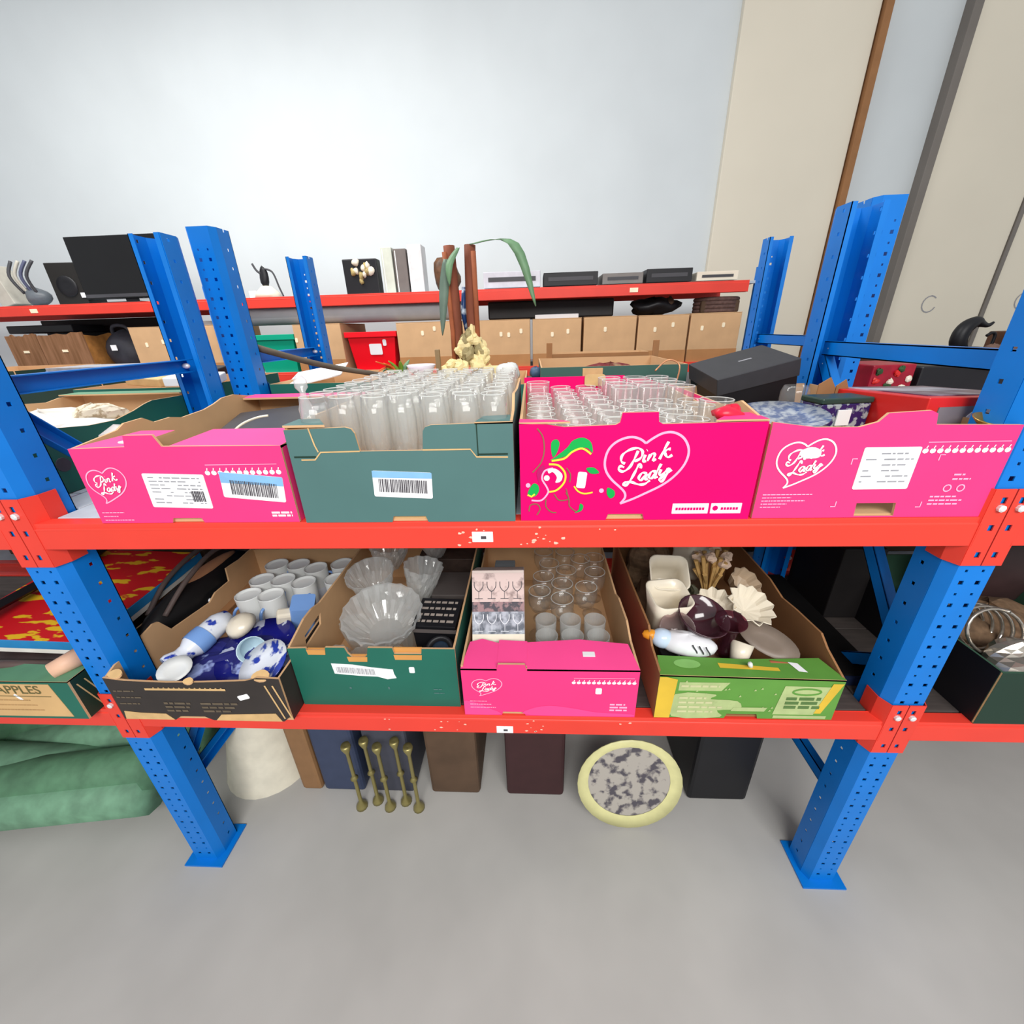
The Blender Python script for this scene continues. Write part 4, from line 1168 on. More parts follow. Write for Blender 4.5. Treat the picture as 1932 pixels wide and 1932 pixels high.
tag(MB().blob((0, 0, 0), (0.02, 0.012, 0.018), 0, 10, 7, 0.2, 3).build('white_shell', CERW, None, True, 0, (-0.268, 0.055, 0.79)), 'tiny white ornament beside the round lens', 'ornament')

# --- small pink tray: printed glass carton and goblets
pb = thing('glass_carton', 'tall printed carton with pictures of glasses leaning back in pink tray', 'carton', (-0.087, 0.088, 0.772), (radians(-27), 0, radians(1)))
MB().box(-0.065, 0.065, 0, 0.10, 0, 0.20).build('body', mat('pale_carton', (206, 190, 182), 0.5, 0.05, 12), pb, bevel=0.002)
FP2 = lambda u, v, q: (u, -0.0012 + q, v)
MB().prism([(-0.0645, 0.122), (0.0645, 0.122), (0.0645, 0.193), (-0.0645, 0.193)], FP2, 0, 0.001).build('upper_picture', mat('rosy_picture', (206, 184, 178), 0.45, scale=40, c2=(120, 100, 98), thr=(0.52, 0.7)), pb)
MB().prism([(-0.0645, 0.098), (0.0645, 0.098), (0.0645, 0.122), (-0.0645, 0.122)], FP2, 0, 0.001).build('middle_picture', mat('dark_picture', (150, 120, 122), 0.45, scale=55, c2=(70, 66, 74), thr=(0.45, 0.55)), pb)
MB().prism([(-0.0645, 0.043), (0.0645, 0.043), (0.0645, 0.098), (-0.0645, 0.098)], FP2, 0, 0.001).build('lower_picture', mat('grey_picture', (172, 178, 188), 0.45, scale=45, c2=(92, 98, 108), thr=(0.42, 0.6)), pb)
mb = MB()
for cx in (-0.048, -0.016, 0.016, 0.048):
    for zb, mm in ((0.05, 0), (0.13, 1)):
        mb.ribbon([(cx - 0.01, zb), (cx + 0.01, zb)], 0.0015, lambda u, v: (u, -0.0016, v), mm)
        mb.ribbon([(cx, zb), (cx, zb + 0.018)], 0.0012, lambda u, v: (u, -0.0018, v), mm)
        mb.ribbon([(p.x, p.y) for p in cr([(cx - 0.011, zb + 0.042), (cx - 0.01, zb + 0.028), (cx, zb + 0.018), (cx + 0.01, zb + 0.028), (cx + 0.011, zb + 0.042)], 3)], 0.0018, lambda u, v: (u, -0.0020, v), mm)
mb.build('printed_glasses', [mat('pale_line', (222, 226, 232), 0.4), INK], pb)
MB().box(-0.0646, 0.0646, -0.0012, 0.0, 0.002, 0.043).build('cream_base_band', mat('cream_card', (232, 222, 204), 0.5), pb)
tag(MB().box(-0.07, 0.06, -0.07, 0.09, 0, 0.10).build('plain_carton', KRAFTD, None, False, 0.003, (-0.085, 0.16, FL)), 'plain brown carton under the tall printed carton', 'carton')
gob0 = thing('goblet', 'clear stemmed goblet standing in the small pink tray', 'glass', group='goblets in the small pink tray')
MB().lathe([(0.006, 0.085), (0.022, 0.095), (0.031, 0.115), (0.033, 0.135), (0.031, 0.158), (0.0297, 0.158), (0.0315, 0.135), (0.0295, 0.116), (0.02, 0.098), (0, 0.09)], 18).build('bowl', CLEARG, gob0, True)
lip(MB(), 0.0303, 0.158, 20, 0.0013, 0).build('rim', LIP, gob0, True)
MB().lathe([(0.0055, 0.006), (0.0042, 0.02), (0.0042, 0.07), (0.006, 0.085)], 10).build('stem', CLEARG, gob0, True)
MB().lathe([(0, 0), (0.031, 0.0005), (0.031, 0.002), (0.0055, 0.006)], 18).build('foot', CLEARG, gob0, True)
for i, (x, y) in enumerate([(0.078, 0.240), (0.15, 0.295), (0.185, 0.375), (0.017, 0.275), (0.083, 0.312), (0.1, 0.385), (0.03, 0.35), (0.15, 0.452), (0.05, 0.425), (0.195, 0.46), (0.105, 0.50), (0.035, 0.50)]):
    if i == 0:
        gob0.location = (x, y, FL)
        o = gob0
    else:
        o = dup(gob0, (x, y, FL))
    o['label'] = 'clear stemmed goblet in the small pink tray, ' + ('nearest of all the goblets', 'right one of the second row', 'right one of the third row', 'front left corner', 'directly behind the nearest goblet', 'middle of the third row', 'left one of the third row', 'right of centre in fourth row', 'left of centre in fourth row', 'right end of the fourth row', 'middle of the rearmost row', 'left of the rearmost row')[i]
RIB = MB().lathe([(0, 0), (0.022, 0), (0.0235, 0.004), (0.028, 0.135), (0.0265, 0.135), (0.021, 0.012), (0, 0.01)], 28, 0, None, lambda t, z: 1 + 0.03 * sin(14 * t)).mesh('ribbed_tumbler', CRYST, False)
for j in range(2):
    for i in range(3):
        inst(RIB, 'ribbed_tumbler', 'ribbed clear tumbler in the small pink tray, %s of the %s row' % (('left', 'middle', 'right')[i], ('front', 'second')[j]), 'glass', (0.032 + i * 0.064, 0.118 + j * 0.062, FL), (0, 0, i), 'ribbed tumblers in the small pink tray')
tag(MB().box(-0.03, 0.03, -0.03, 0.03, 0, 0.19).build('tissue_carton', mat('grey_blue_card', (120, 128, 132), 0.6), None, False, 0.003, (-0.085, 0.36, FL)), 'grey-blue carton behind the tall printed carton', 'carton')

# --- lime box: ceramics
lathe_obj('beige_shell', 'beige shell dish right of the dried flowers in the lime box', 'dish', [(0, 0), (0.015, 0), (0.035, 0.02), (0.045, 0.05), (0.043, 0.051), (0.032, 0.023), (0, 0.005)], mat('beige_ceramic', (190, 168, 142), 0.4), (0.575, 0.315, 0.80), (0.5, 0.35, 0), 36, None, False, lambda t, z: 1 + 0.08 * sin(9 * t) * min(1, z / 0.03))


def sq_mug(label, loc, rot):
    t = thing('cream_beaker', label, 'beaker', loc, rot)
    t.scale = (1.18, 1.18, 1.1)
    prof = []
    mb = MB()
    for z, s in ((0, 0.026), (0.01, 0.03), (0.06, 0.034), (0.105, 0.043), (0.105, 0.040), (0.06, 0.031), (0.012, 0.027)):
        prof.append([(u * s / 0.04, v * s / 0.04, z + (0.006 * abs(sin(2.0 * math.atan2(v, u))) if z > 0.1 else 0)) for u, v in rrect(-0.04, 0.04, -0.04, 0.04, 0.018, 5)])
    n = len(prof[0])
    for p in prof:
        mb.v += p
    for i in range(len(prof) - 1):
        for j in range(n):
            k = (j + 1) % n
            mb.f.append([i * n + j, i * n + k, (i + 1) * n + k, (i + 1) * n + j]); mb.m.append(0)
    mb.f.append(list(reversed(range(n)))); mb.m.append(0)
    mb.f.append([(len(prof) - 1) * n + j for j in range(n)]); mb.m.append(0)
    mb.build('body', CERC, t, True)
    return t


sq_mug('cream square beaker standing at front left of the lime box', (0.342, 0.215, 0.755), (radians(12), 0, radians(8)))
sq_mug('cream square beaker tilted towards the viewer at left of the lime box', (0.372, 0.335, 0.79), (radians(35), 0, radians(-5)))
sq_mug('cream square beaker behind the dried flowers in the lime box', (0.46, 0.40, 0.79), (radians(-10), radians(20), radians(20)))
tag(MB().blob((0, 0, 0), (0.15, 0.2, 0.06), 0, 18, 10, 0.2, 15).build('packing_paper', mat('packing', (120, 92, 70), 0.85, 0.2, 14, bump=0.5), None, False, 0, (0.46, 0.30, FL + 0.055)), 'crumpled brown packing paper at the bottom of the lime box', 'paper')
df = thing('dried_flowers', 'bunch of dried straw-coloured flowers in the lime box', 'flowers', (0.495, 0.30, 0.76), (radians(-6), 0, 0))
df.scale = (1.35, 1.35, 1.1)
STRAW = mat('straw', (188, 150, 92), 0.8, 0.25, 40)
PALES = mat('pale_petals', (214, 186, 164), 0.8, 0.1, 30)
mb = MB()
for i in range(34):
    a, r = random.uniform(0, 6.28), random.uniform(0.01, 0.042)
    mb.tube([(0, 0, 0), (r * 0.5 * cos(a), r * 0.5 * sin(a), 0.07), (r * cos(a), r * sin(a), random.uniform(0.1, 0.15))], [0.0012, 0.003, 0.005], 5)
mb.build('stems', STRAW, df)['kind'] = 'stuff'
for i in range(6):
    a = i * 1.05
    MB().blob((0.028 * cos(a), 0.028 * sin(a), 0.135 + 0.012 * sin(i * 2)), (0.012, 0.012, 0.011), 0, 8, 6, 0.3, i).build('flower_head', PALES, df)
for k, (x, y, z, rx, ry, s, lb) in enumerate(((0.475, 0.215, 0.80, 0.4, -0.25, 0.82, 'white scalloped shell dish in front, smaller of the two'), (0.55, 0.21, 0.80, 0.4, 0.2, 0.95, 'cream scalloped shell dish leaning by the right wall'))):
    lathe_obj('shell_dish', lb, 'dish', [(0, 0), (0.02 * s, 0), (0.04 * s, 0.015 * s), (0.06 * s, 0.045 * s), (0.058 * s, 0.047 * s), (0.037 * s, 0.02 * s), (0, 0.006)], CERC, (x, y, z), (rx, ry, 0), 44, None, False, lambda t, z: 1 + 0.10 * sin(11 * t) * min(1, z / 0.03))
lathe_obj('purple_vase', 'purple glass vase with flared mouth in the lime box', 'vase', [(0, 0), (0.022, 0), (0.02, 0.02), (0.016, 0.05), (0.022, 0.085), (0.036, 0.108), (0.0345, 0.109), (0.0205, 0.086), (0.0145, 0.05), (0, 0.01)], AMETH, (0.475, 0.125, 0.745), (radians(8), radians(-4), 0), 24)
lathe_obj('purple_bowl', 'dark purple glass bowl between cream beaker and vase', 'bowl', bowl(0.062, 0.06), mat('dark_amethyst', (66, 38, 46), 0.1, 0.2, 8, spec=0.7), (0.405, 0.15, 0.795), (radians(18), radians(8), 0), 26)
lathe_obj('rose_saucer', 'pinkish glass dish against the cream beaker', 'dish', bowl(0.042, 0.03), glass('rose_glass', (0.8, 0.66, 0.66), 0.35, (0.6, 0.5, 0.48)), (0.36, 0.145, 0.80), (radians(50), radians(-30), 0), 24)
gs = thing('goose_ornament', 'white porcelain goose with orange beak lying at front of lime box', 'ornament', (0.365, 0.09, 0.80), (0, 0, radians(-14)))
gs.scale = (1.08, 1.1, 1.1)
MB().blob((0, 0, 0), (0.062, 0.028, 0.026), 0, 16, 10, 0.06, 2).build('body', mat('goose_white', (222, 222, 226), 0.25, 0.06, 20), gs, True)
MB().blob((-0.052, 0, 0.004), (0.026, 0.022, 0.022), 0, 14, 9).build('head', mat('pale_blue_porcelain', (196, 214, 234), 0.2), gs, True)
MB().lathe([(0, 0.0), (0.012, 0.0), (0.013, 0.012), (0.008, 0.026), (0.0, 0.03)], 12, 0, Matrix.Translation((-0.066, 0, 0.008)) @ Matrix.Rotation(-pi / 2, 4, 'Y')).build('beak', mat('orange_glaze', (224, 146, 40), 0.3), gs, True)
mb = MB()
for i in range(3):
    mb.tube([(0.012 + i * 0.013 + 0.006 * sin(t), -0.0275 + 0.001 * abs(t), 0.012 - 0.008 * t) for t in (-1, -0.4, 0.2, 0.8, 1.4)], 0.0016, 5)
mb.build('wing_marks', GREYD, gs)
for dx in (0.014, 0.034, 0.05):
    MB().blob((-0.045 + dx * 2.2, -0.012, -0.026), (0.006, 0.006, 0.006), 0, 8, 6).build('foot', BLACK, gs, True)
tag(MB().box(-0.05, 0.05, -0.03, 0.03, 0, 0.10).build('dark_carton', BLACK, None, False, 0.003, (0.36, 0.085, FL)), 'dark carton under the porcelain goose', 'carton')
tag(MB().lathe([(0, 0), (0.03, 0.0), (0.07, 0.01), (0.07, 0.013), (0.03, 0.005), (0, 0.005)], 26, 0, Matrix.Diagonal((1, 0.55, 1, 1))).build('oval_plate', mat('grey_stoneware', (126, 112, 100), 0.4), None, True, 0, (0.565, 0.115, 0.785), (radians(24), radians(14), radians(-35))), 'grey oval plate sloping at the right of the lime box', 'plate')
lathe_obj('cream_cup', 'small cream cup at front of the lime box below the oval plate', 'cup', [(0, 0), (0.018, 0), (0.026, 0.05), (0.025, 0.05), (0.016, 0.004), (0, 0.004)], CERC, (0.485, 0.075, 0.755), (radians(-30), radians(20), 0), 18)
tag(MB().tube([(0.50, 0.05, 0.77), (0.487, 0.03, 0.79), (0.479, 0.022, 0.805)], 0.005, 6).build('white_spoon', CERW, None, True), 'short white spoon handle at front of lime box', 'spoon')
tag(MB().tube([(0.54, 0.05, 0.782), (0.6, 0.045, 0.778)], 0.006, 6).build('wooden_stick', mat('red_wood', (168, 98, 66), 0.6), None, True), 'reddish wooden stick at front right of the lime box', 'stick')
tag(MB().blob((0, 0, 0), (0.05, 0.05, 0.045), 0, 16, 10, 0.3, 21).build('foil_flowers', mat('dark_leaf', (58, 56, 40), 0.6, 0.4, 40), None, False, 0, (0.425, 0.26, 0.80)), 'dark green foliage sprig between the beakers and the flowers', 'foliage')
tag(MB().blob((0, 0, 0), (0.085, 0.06, 0.07), 0, 20, 12, 0.22, 31).build('woven_bundle', mat('brown_weave', (112, 88, 66), 0.8, 0.3, 50, bump=0.5), None, False, 0, (0.375, 0.46, 0.80)), 'brown woven bundle at the back left of the lime box', 'bundle')


# ================================================================== back rack (directly behind)
ZB = 1.19


def simple_box(label, x0, x1, y0, y1, z0, h, m, front_tab=None, R=None):
    return tray(label, (x0 + x1) / 2, y0, z0 + 0.0005, x1 - x0, y1 - y0, h, m)


g2 = simple_box('green box with loose white paper behind the left pink tray', -0.915, -0.56, 0.76, 1.26, ZB, 0.155, GREEN)
tag(MB().prism([(-0.1, -0.12), (0.1, -0.1), (0.11, 0.1), (-0.09, 0.12)], lambda u, v, q: (u, v, q + 0.03 * sin(u * 12)), 0, 0.004).build('paper_sheet', WHITE, None, False, 0, (-0.84, 0.96, ZB + 0.165), (0.15, 0.1, 0.3)), 'white paper sheets on the green box behind left pink tray', 'paper')
g3 = simple_box('long dark green box with kraft tab behind the magenta box', 0.03, 0.50, 0.72, 1.16, ZB, 0.19, mat('deep_teal', (52, 92, 82), 0.55, 0.06, 8))
MB().box(-0.1, -0.035, -0.004, 0.0, 0.145, 0.185).build('kraft_tab', GOLD, g3, bevel=0.001)
tag(MB().blob((0, 0, 0), (0.16, 0.15, 0.08), 0, 18, 10, 0.15, 9).build('fabric_bundle', mat('dark_red_fabric', (110, 36, 40), 0.8, scale=14, c2=(150, 120, 92), thr=(0.45, 0.6)), None, False, 0, (0.29, 0.94, ZB + 0.1)), 'dark red and tan fabric bundle in the long dark green box', 'fabric')
k1 = tray('open kraft carton below the far brown cartons', 0.28, 1.17, ZB + 0.0005, 0.42, 0.14, 0.205, KRAFTD)
for x in (0.075, 0.515):
    tag(MB().box(-0.012, 0.012, -0.006, 0.006, 0, 0.25).build('wooden_post', KRAFTD, None, False, 0.002, (x, 1.165, ZB)), 'short wooden post at %s end of the open kraft carton' % ('left' if x < 0.3 else 'right'), 'post')
g4 = simple_box('green box holding the artificial plant behind the flutes', -0.50, -0.02, 0.76, 1.26, ZB, 0.135, GREEN)
# artificial tree: twisted trunks, cream stones at its base, long leaves
tr = thing('artificial_plant', 'artificial plant with two reddish trunks and cream rock base', 'plant', (-0.235, 0.90, ZB + 0.006))
BARK = mat('red_bark', (120, 66, 46), 0.8, 0.3, 30, stretch=(1, 1, 0.25), bump=0.6)
for pts, r in (([(-0.035, 0, 0.1), (-0.033, 0.0, 0.26), (-0.03, 0.0, 0.36), (-0.036, 0.0, 0.56)], 0.019), ([(0.035, 0, 0.1), (0.03, 0.0, 0.26), (0.026, 0.0, 0.36), (0.034, 0.0, 0.56)], 0.019)):
    MB().tube(cr([Vector(p) for p in pts], 4), r, 10).build('trunk', BARK, tr, True)
MB().tube([(-0.045, -0.018, 0.16), (-0.042, -0.02, 0.3), (-0.05, -0.018, 0.54)], 0.008, 8).build('trunk_strip', mat('orange_bark', (150, 84, 52), 0.8, 0.2, 20), tr, True)
MB().tube([(0.045, -0.016, 0.2), (0.046, -0.018, 0.54)], 0.009, 8).build('trunk_strip', MC['orange_bark'], tr, True)
MB().tube([(0.004, 0.02, 0.3), (-0.006, 0.018, 0.36), (0.004, 0.02, 0.44)], 0.009, 8).build('blue_wrap', mat('navy_wrap', (30, 60, 110), 0.4, scale=30, c2=(190, 205, 220), thr=(0.5, 0.6)), tr, True)
STONE = mat('cream_stone', (232, 214, 158), 0.7, 0.15, 26)
STONE2 = mat('olive_stone', (160, 146, 104), 0.7, 0.25, 26)
rnd = random.Random(5)
for i in range(24):
    h = i / 24.0
    a = rnd.uniform(0, 6.28)
    rr = (1 - h) * 0.08 + 0.012
    MB().blob((rr * cos(a) + (h > 0.5) * 0.012, -abs(rr * sin(a)) * 0.7 - 0.012, 0.14 + h * 0.16), (rnd.uniform(0.016, 0.026), 0.018, rnd.uniform(0.016, 0.03)), 0, 10, 7, 0.35, i).build('stone', STONE if (i % 3 or h < 0.4) else STONE2, tr)
MB().box(-0.07, 0.07, -0.06, 0.06, 0, 0.15).build('pot', STONE, tr, bevel=0.01)
LEAF = mat('dusty_leaf', (104, 140, 104), 0.5, 0.2, 14)


def leaf(parent, p0, p1, p2, wd, m):
    pts = cr([Vector(p0), Vector(p1), Vector(p2)], 5)
    mb = MB()
    n = len(pts)
    for i, p in enumerate(pts):
        t = i / (n - 1)
        w_ = wd * sin(pi * min(0.98, 0.12 + 0.86 * t))
        mb.v += [(p.x - w_, p.y, p.z), (p.x, p.y - 0.004, p.z - 0.003), (p.x + w_, p.y, p.z)]
    for i in range(n - 1):
        for k in (0, 1):
            mb.f.append([i * 3 + k, i * 3 + k + 1, i * 3 + k + 4, i * 3 + k + 3]); mb.m.append(0)
    o = mb.build('leaf', m, parent, True)
    md = o.modifiers.new('s', 'SOLIDIFY')
    md.thickness = 0.001
    return o


leaf(tr, (-0.045, -0.03, 0.52), (-0.06, -0.03, 0.42), (-0.075, -0.04, 0.29), 0.016, mat('grey_leaf', (98, 118, 104), 0.5, 0.15, 14))
leaf(tr, (0.04, -0.02, 0.56), (0.18, -0.06, 0.55), (0.25, -0.08, 0.37), 0.018, LEAF)
leaf(tr, (0.0, -0.03, 0.55), (-0.03, -0.05, 0.50), (-0.035, -0.05, 0.44), 0.012, LEAF)
# stick, sprig, bowls and other bits lying on the boxes behind the flutes
tag(MB().tube(cr([Vector(p) for p in ((-1.0, 0.80, 1.482), (-0.93, 0.81, 1.455), (-0.74, 0.83, 1.398), (-0.56, 0.85, 1.362), (-0.47, 0.86, 1.345))], 5), [0.013 - 0.0003 * i for i in range(21)], 8).build('driftwood_stick', mat('grey_wood', (84, 74, 62), 0.8, 0.3, 30, stretch=(0.3, 1, 1)), None, True), 'long dark weathered stick slanting behind the flutes', 'stick')
sp = thing('leaf_sprig', 'sprig of green and orange artificial leaves behind the flutes', 'foliage', (-0.47, 0.86, 1.335))
for i in range(12):
    a = rnd.uniform(-2.2, 0.6)
    l = rnd.uniform(0.04, 0.085)
    leaf(sp, (0, 0, 0.0), (l * 0.5 * sin(a), -0.01, l * 0.6), (l * sin(a), -0.02 * (i % 3), l * (0.9 if a > -1.4 else 0.5)), 0.009, (LEAF, mat('bright_leaf', (104, 140, 40), 0.5), mat('orange_leaf', (206, 96, 40), 0.5))[i % 3])
lathe_obj('white_bowl', 'white footed bowl with lilac bloom left of the plant base', 'bowl', [(0, 0), (0.022, 0), (0.02, 0.01), (0.012, 0.02), (0.012, 0.045), (0.04, 0.062), (0.052, 0.085), (0.05, 0.086), (0.036, 0.066), (0, 0.052)], mat('lilac_white', (232, 226, 236), 0.4, 0.05, 20), (-0.395, 0.85, 1.305), n=20)
tag(MB().blob((0, 0, 0), (0.045, 0.04, 0.03), 0, 16, 10, 0.15, 12).build('ceramic_dome', CERW, None, True, 0, (-0.085, 0.85, 1.358)), 'white rounded ceramic piece right of the plant base', 'ceramic')
tag(MB().box(-0.03, 0.03, -0.02, 0.02, 0, 0.10).build('cream_block', STONE, None, False, 0.006, (-0.145, 0.86, 1.28)), 'cream block beside the plant base', 'block')
tag(MB().box(-0.008, 0.008, -0.008, 0.008, 0, 0.13).build('wooden_peg', mat('grey_peg', (140, 118, 84), 0.7), None, False, 0.002, (-0.33, 0.84, 1.31)), 'short grey wooden peg left of the cream rocks', 'peg')
tag(MB().blob((0, 0, 0), (0.026, 0.02, 0.02), 0, 12, 8, 0.2, 6).build('blue_trinket', mat('slate_blue', (70, 92, 120), 0.5), None, True, 0, (0.018, 0.86, 1.352)), 'small slate-blue trinket above the gap between teal and magenta boxes', 'trinket')
tag(MB().box(-0.2, 0.2, -0.16, 0.16, 0, 0.105).build('packing_foam', mat('grey_foam', (190, 184, 176), 0.8, 0.08, 10), None, False, 0.01, (-0.30, 1.0, ZB + 0.006)), 'pale packing foam filling the plant box', 'foam') if False else None
tag(MB().tube(cr([Vector(p) for p in ((0.37, 0.62, 1.372), (0.41, 0.64, 1.40), (0.44, 0.62, 1.385), (0.435, 0.62, 1.33))], 5), 0.0025, 6).build('copper_wire', mat('copper_wire', (210, 150, 110), 0.4, metal=0.5), None, True), 'bent copper wire left of the shoe box', 'wire')
# left bay of the back rack
g5 = simple_box('green box under the left brace with white packets', -1.62, -1.16, 0.74, 1.24, ZB, 0.155, GREEN)
for i, (x, y, z, a, m, lb) in enumerate(((-1.22, 0.82, ZB + 0.16, 0.3, WHITE, 'white packet on the green box by the left back upright'), (-1.40, 0.86, ZB + 0.16, -0.2, GOLD, 'tan packet on the green box under the left brace'), (-1.30, 0.95, ZB + 0.175, 0.1, BLACK, 'black wallet on the green box under the left brace'))):
    tag(MB().box(-0.08, 0.08, -0.06, 0.06, 0, 0.03).build('packet', m, None, False, 0.004, (x, y, z), (0.1, 0.05, a)), lb, 'packet')
g6 = simple_box('green box at far left behind the brace', -2.5, -2.07, 0.95, 1.32, ZB, 0.21, DGREEN)
g7 = simple_box('dark green box of blue and white papers behind left brace', -2.02, -1.62, 0.85, 1.30, ZB, 0.165, DGREEN)
for i in range(5):
    tag(MB().box(-0.17, 0.17, -0.09, 0.09, 0, 0.012).build('magazine', (WHITE, SKYB, WHITE, LBLUE, GREYP)[i], None, False, 0.001, (-1.82 + 0.01 * i, 1.06, ZB + 0.155 + i * 0.0125), (0, 0, 0.05 * (i % 3))), ('white magazine at the bottom of the stack behind left brace', 'pale blue magazine second from bottom of the stack behind left brace', 'white magazine in the middle of the stack behind left brace', 'mid blue magazine near top of the stack behind left brace', 'grey magazine on top of the stack behind left brace')[i], 'magazine')
# right bay of the back rack
xm = thing('christmas_parcel', 'red christmas parcel with green trim behind right brace', 'parcel', (1.20, 0.86, ZB), 0.1)
MB().box(-0.075, 0.075, -0.06, 0.1, 0, 0.165).build('body', mat('crimson_wrap', (150, 14, 40), 0.4, 0.2, 30), xm, bevel=0.004)
for i in range(9):
    MB().blob((rnd.uniform(-0.06, 0.06), -0.062, rnd.uniform(0.08, 0.15)), (0.012, 0.006, 0.01), 0, 8, 6, 0.3, i).build('trim', (mat('trim_green', (40, 70, 36), 0.6), REDB, CERC)[i % 3], xm)
tag(MB().box(-0.19, 0.19, -0.1, 0.12, 0, 0.155).build('black_case', BLACK, None, False, 0.006, (1.50, 0.92, ZB)), 'black case right of the red christmas parcel', 'case')
tag(MB().box(-0.13, 0.13, -0.008, 0.008, 0, 0.012).build('pale_wooden_ruler', mat('pale_wood', (222, 204, 158), 0.6), None, False, 0.002, (1.56, 0.80, 1.33), (0, radians(15), radians(6))), 'pale wooden ruler lying across the black case', 'ruler')
tag(MB().box(-0.06, 0.05, -0.05, 0.05, 0, 0.185).build('red_carton', mat('red_carton_print', (176, 28, 44), 0.5, 0.1, 20), None, False, 0.003, (0.90, 0.88, ZB)), 'red carton between shoe box and right back upright', 'carton')
# lower level of the back rack: dark cartons added to block light leaking in from behind
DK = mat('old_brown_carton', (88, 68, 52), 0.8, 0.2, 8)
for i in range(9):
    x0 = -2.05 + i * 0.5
    c = thing('light_block_carton', ('added light-blocking carton on the lower back shelf, number counted from the left end: ' if False else 'added dark brown carton blocking light on the lower shelf behind, ') + ('far left end', 'second from left end', 'left of the mugs', 'behind the mugs', 'behind the glass bowls', 'behind the goblets', 'behind the lime box', 'behind the right upright', 'far right end')[i], 'carton', (x0, 0.78, ZL), 0)
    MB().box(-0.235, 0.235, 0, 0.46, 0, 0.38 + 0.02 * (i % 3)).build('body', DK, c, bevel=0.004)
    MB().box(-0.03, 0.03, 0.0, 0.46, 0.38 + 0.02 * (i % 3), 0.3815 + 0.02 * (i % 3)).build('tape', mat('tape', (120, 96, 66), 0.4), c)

# ================================================================== far rack
Z1, Z2 = 1.268, 1.727


def carton(x0, x1, h, label, dots, y0=YC + 0.012, d=0.45, m=None):
    c = thing('carton', label, 'carton', ((x0 + x1) / 2, y0, Z1), 0, None)
    hw = (x1 - x0) / 2
    MB().box(-hw, hw, 0, d, 0, h - 0.004).build('body', m or KRAFT, c, bevel=0.004)
    MB().box(-hw, hw, 0, d / 2 - 0.002, h - 0.004, h).build('top_flap', m or KRAFT, c)
    MB().box(-hw, hw, d / 2 + 0.002, d, h - 0.004, h).build('top_flap', m or KRAFT, c)
    MB().box(-hw, hw, -0.0012, 0, 0.0, 0.075).build('tape_band', mat('tape_band', (178, 126, 78), 0.6, 0.08, 10), c)
    for u, v in dots:
        MB().prism(rrect(u - 0.009, u + 0.009, v - 0.014, v + 0.014, 0.006), lambda a, b, q: (a, -0.002 + q, b), 0, 0.002).build('price_sticker', mat('cream_label', (248, 232, 200)), c)


carton(-0.88, -0.46, 0.287, 'brown carton left of the plant trunks on the far rack', ((-0.04, 0.22), (0.04, 0.245)))
carton(-0.445, -0.008, 0.285, 'brown carton right of the plant trunks, three small stickers', ((0.03, 0.2), (0.08, 0.195), (0.16, 0.215)))
carton(0.009, 0.321, 0.283, 'second brown carton right of the plant on the far rack', ((-0.03, 0.19), (0.07, 0.205)))
carton(0.337, 0.668, 0.285, 'brown carton with one sticker in middle of the right-hand cartons', ((-0.03, 0.21),))
carton(0.68, 0.993, 0.284, 'brown carton beside the end carton on the far rack', ((-0.05, 0.2), (0.06, 0.225)))
carton(1.005, 1.315, 0.287, 'brown carton at right end of the far rack', ((-0.08, 0.2), (0.05, 0.215)))
carton(-1.572, -1.25, 0.295, 'brown carton between the green crate and red crate', ((-0.15, 0.2),))
carton(-2.70, -2.07, 0.31, 'wide brown carton seen through the left blue uprights', ((-0.22, 0.2), (-0.1, 0.215), (0.1, 0.2)))
tag(MB().box(-0.12, 0.12, -0.1, 0.1, 0, 0.03).build('white_pad', WHITE, None, False, 0.003, (-2.36, 2.4, Z1 + 0.31)), 'white pad lying on the wide brown carton', 'pad')
tag(MB().box(-0.14, 0.14, -0.1, 0.1, 0, 0.025).build('white_pad', WHITE, None, False, 0.003, (0.165, 2.36, Z1 + 0.283)), 'white pad lying on carton right of the plant', 'pad')


def crate(label, x0, x1, h, m, name, lab=None):
    c = thing(name, label, 'crate', ((x0 + x1) / 2, YC + 0.03, Z1), 0)
    hw = (x1 - x0) / 2
    b = 0.82
    mb = MB()
    vs = []
    for s_, z in ((b, 0.0), (1.0, h)):
        vs += [(-hw * s_, 0.02 * (1 - s_) * 5, z), (hw * s_, 0.02 * (1 - s_) * 5, z), (hw * s_, 0.40, z), (-hw * s_, 0.40, z)]
    mb.add(vs, [(0, 3, 2, 1), (0, 1, 5, 4), (1, 2, 6, 5), (2, 3, 7, 6), (3, 0, 4, 7)])
    o = mb.build('tub', m, c)
    md = o.modifiers.new('s', 'SOLIDIFY'); md.thickness = 0.004
    for y0, y1, xa, xb in ((-0.014, 0.004, -hw - 0.012, hw + 0.012), (0.398, 0.412, -hw - 0.012, hw + 0.012)):
        MB().box(xa, xb, y0, y1, h - 0.03, h + 0.004).build('rim', m, c, bevel=0.003)
    for xa in (-hw - 0.012, hw):
        MB().box(xa, xa + 0.012, 0.004, 0.398, h - 0.03, h + 0.004).build('rim', m, c, bevel=0.003)
    if lab:
        for (u, v, a, bb) in lab:
            MB().prism(rrect(u - a, u + a, v - bb, v + bb, 0.008), lambda p, q, r_: (p, 0.002 + (0.24 - q) * 0.07 - 0.006 + r_, q), 0, 0.003).build('label', WHITE, c)
    return c


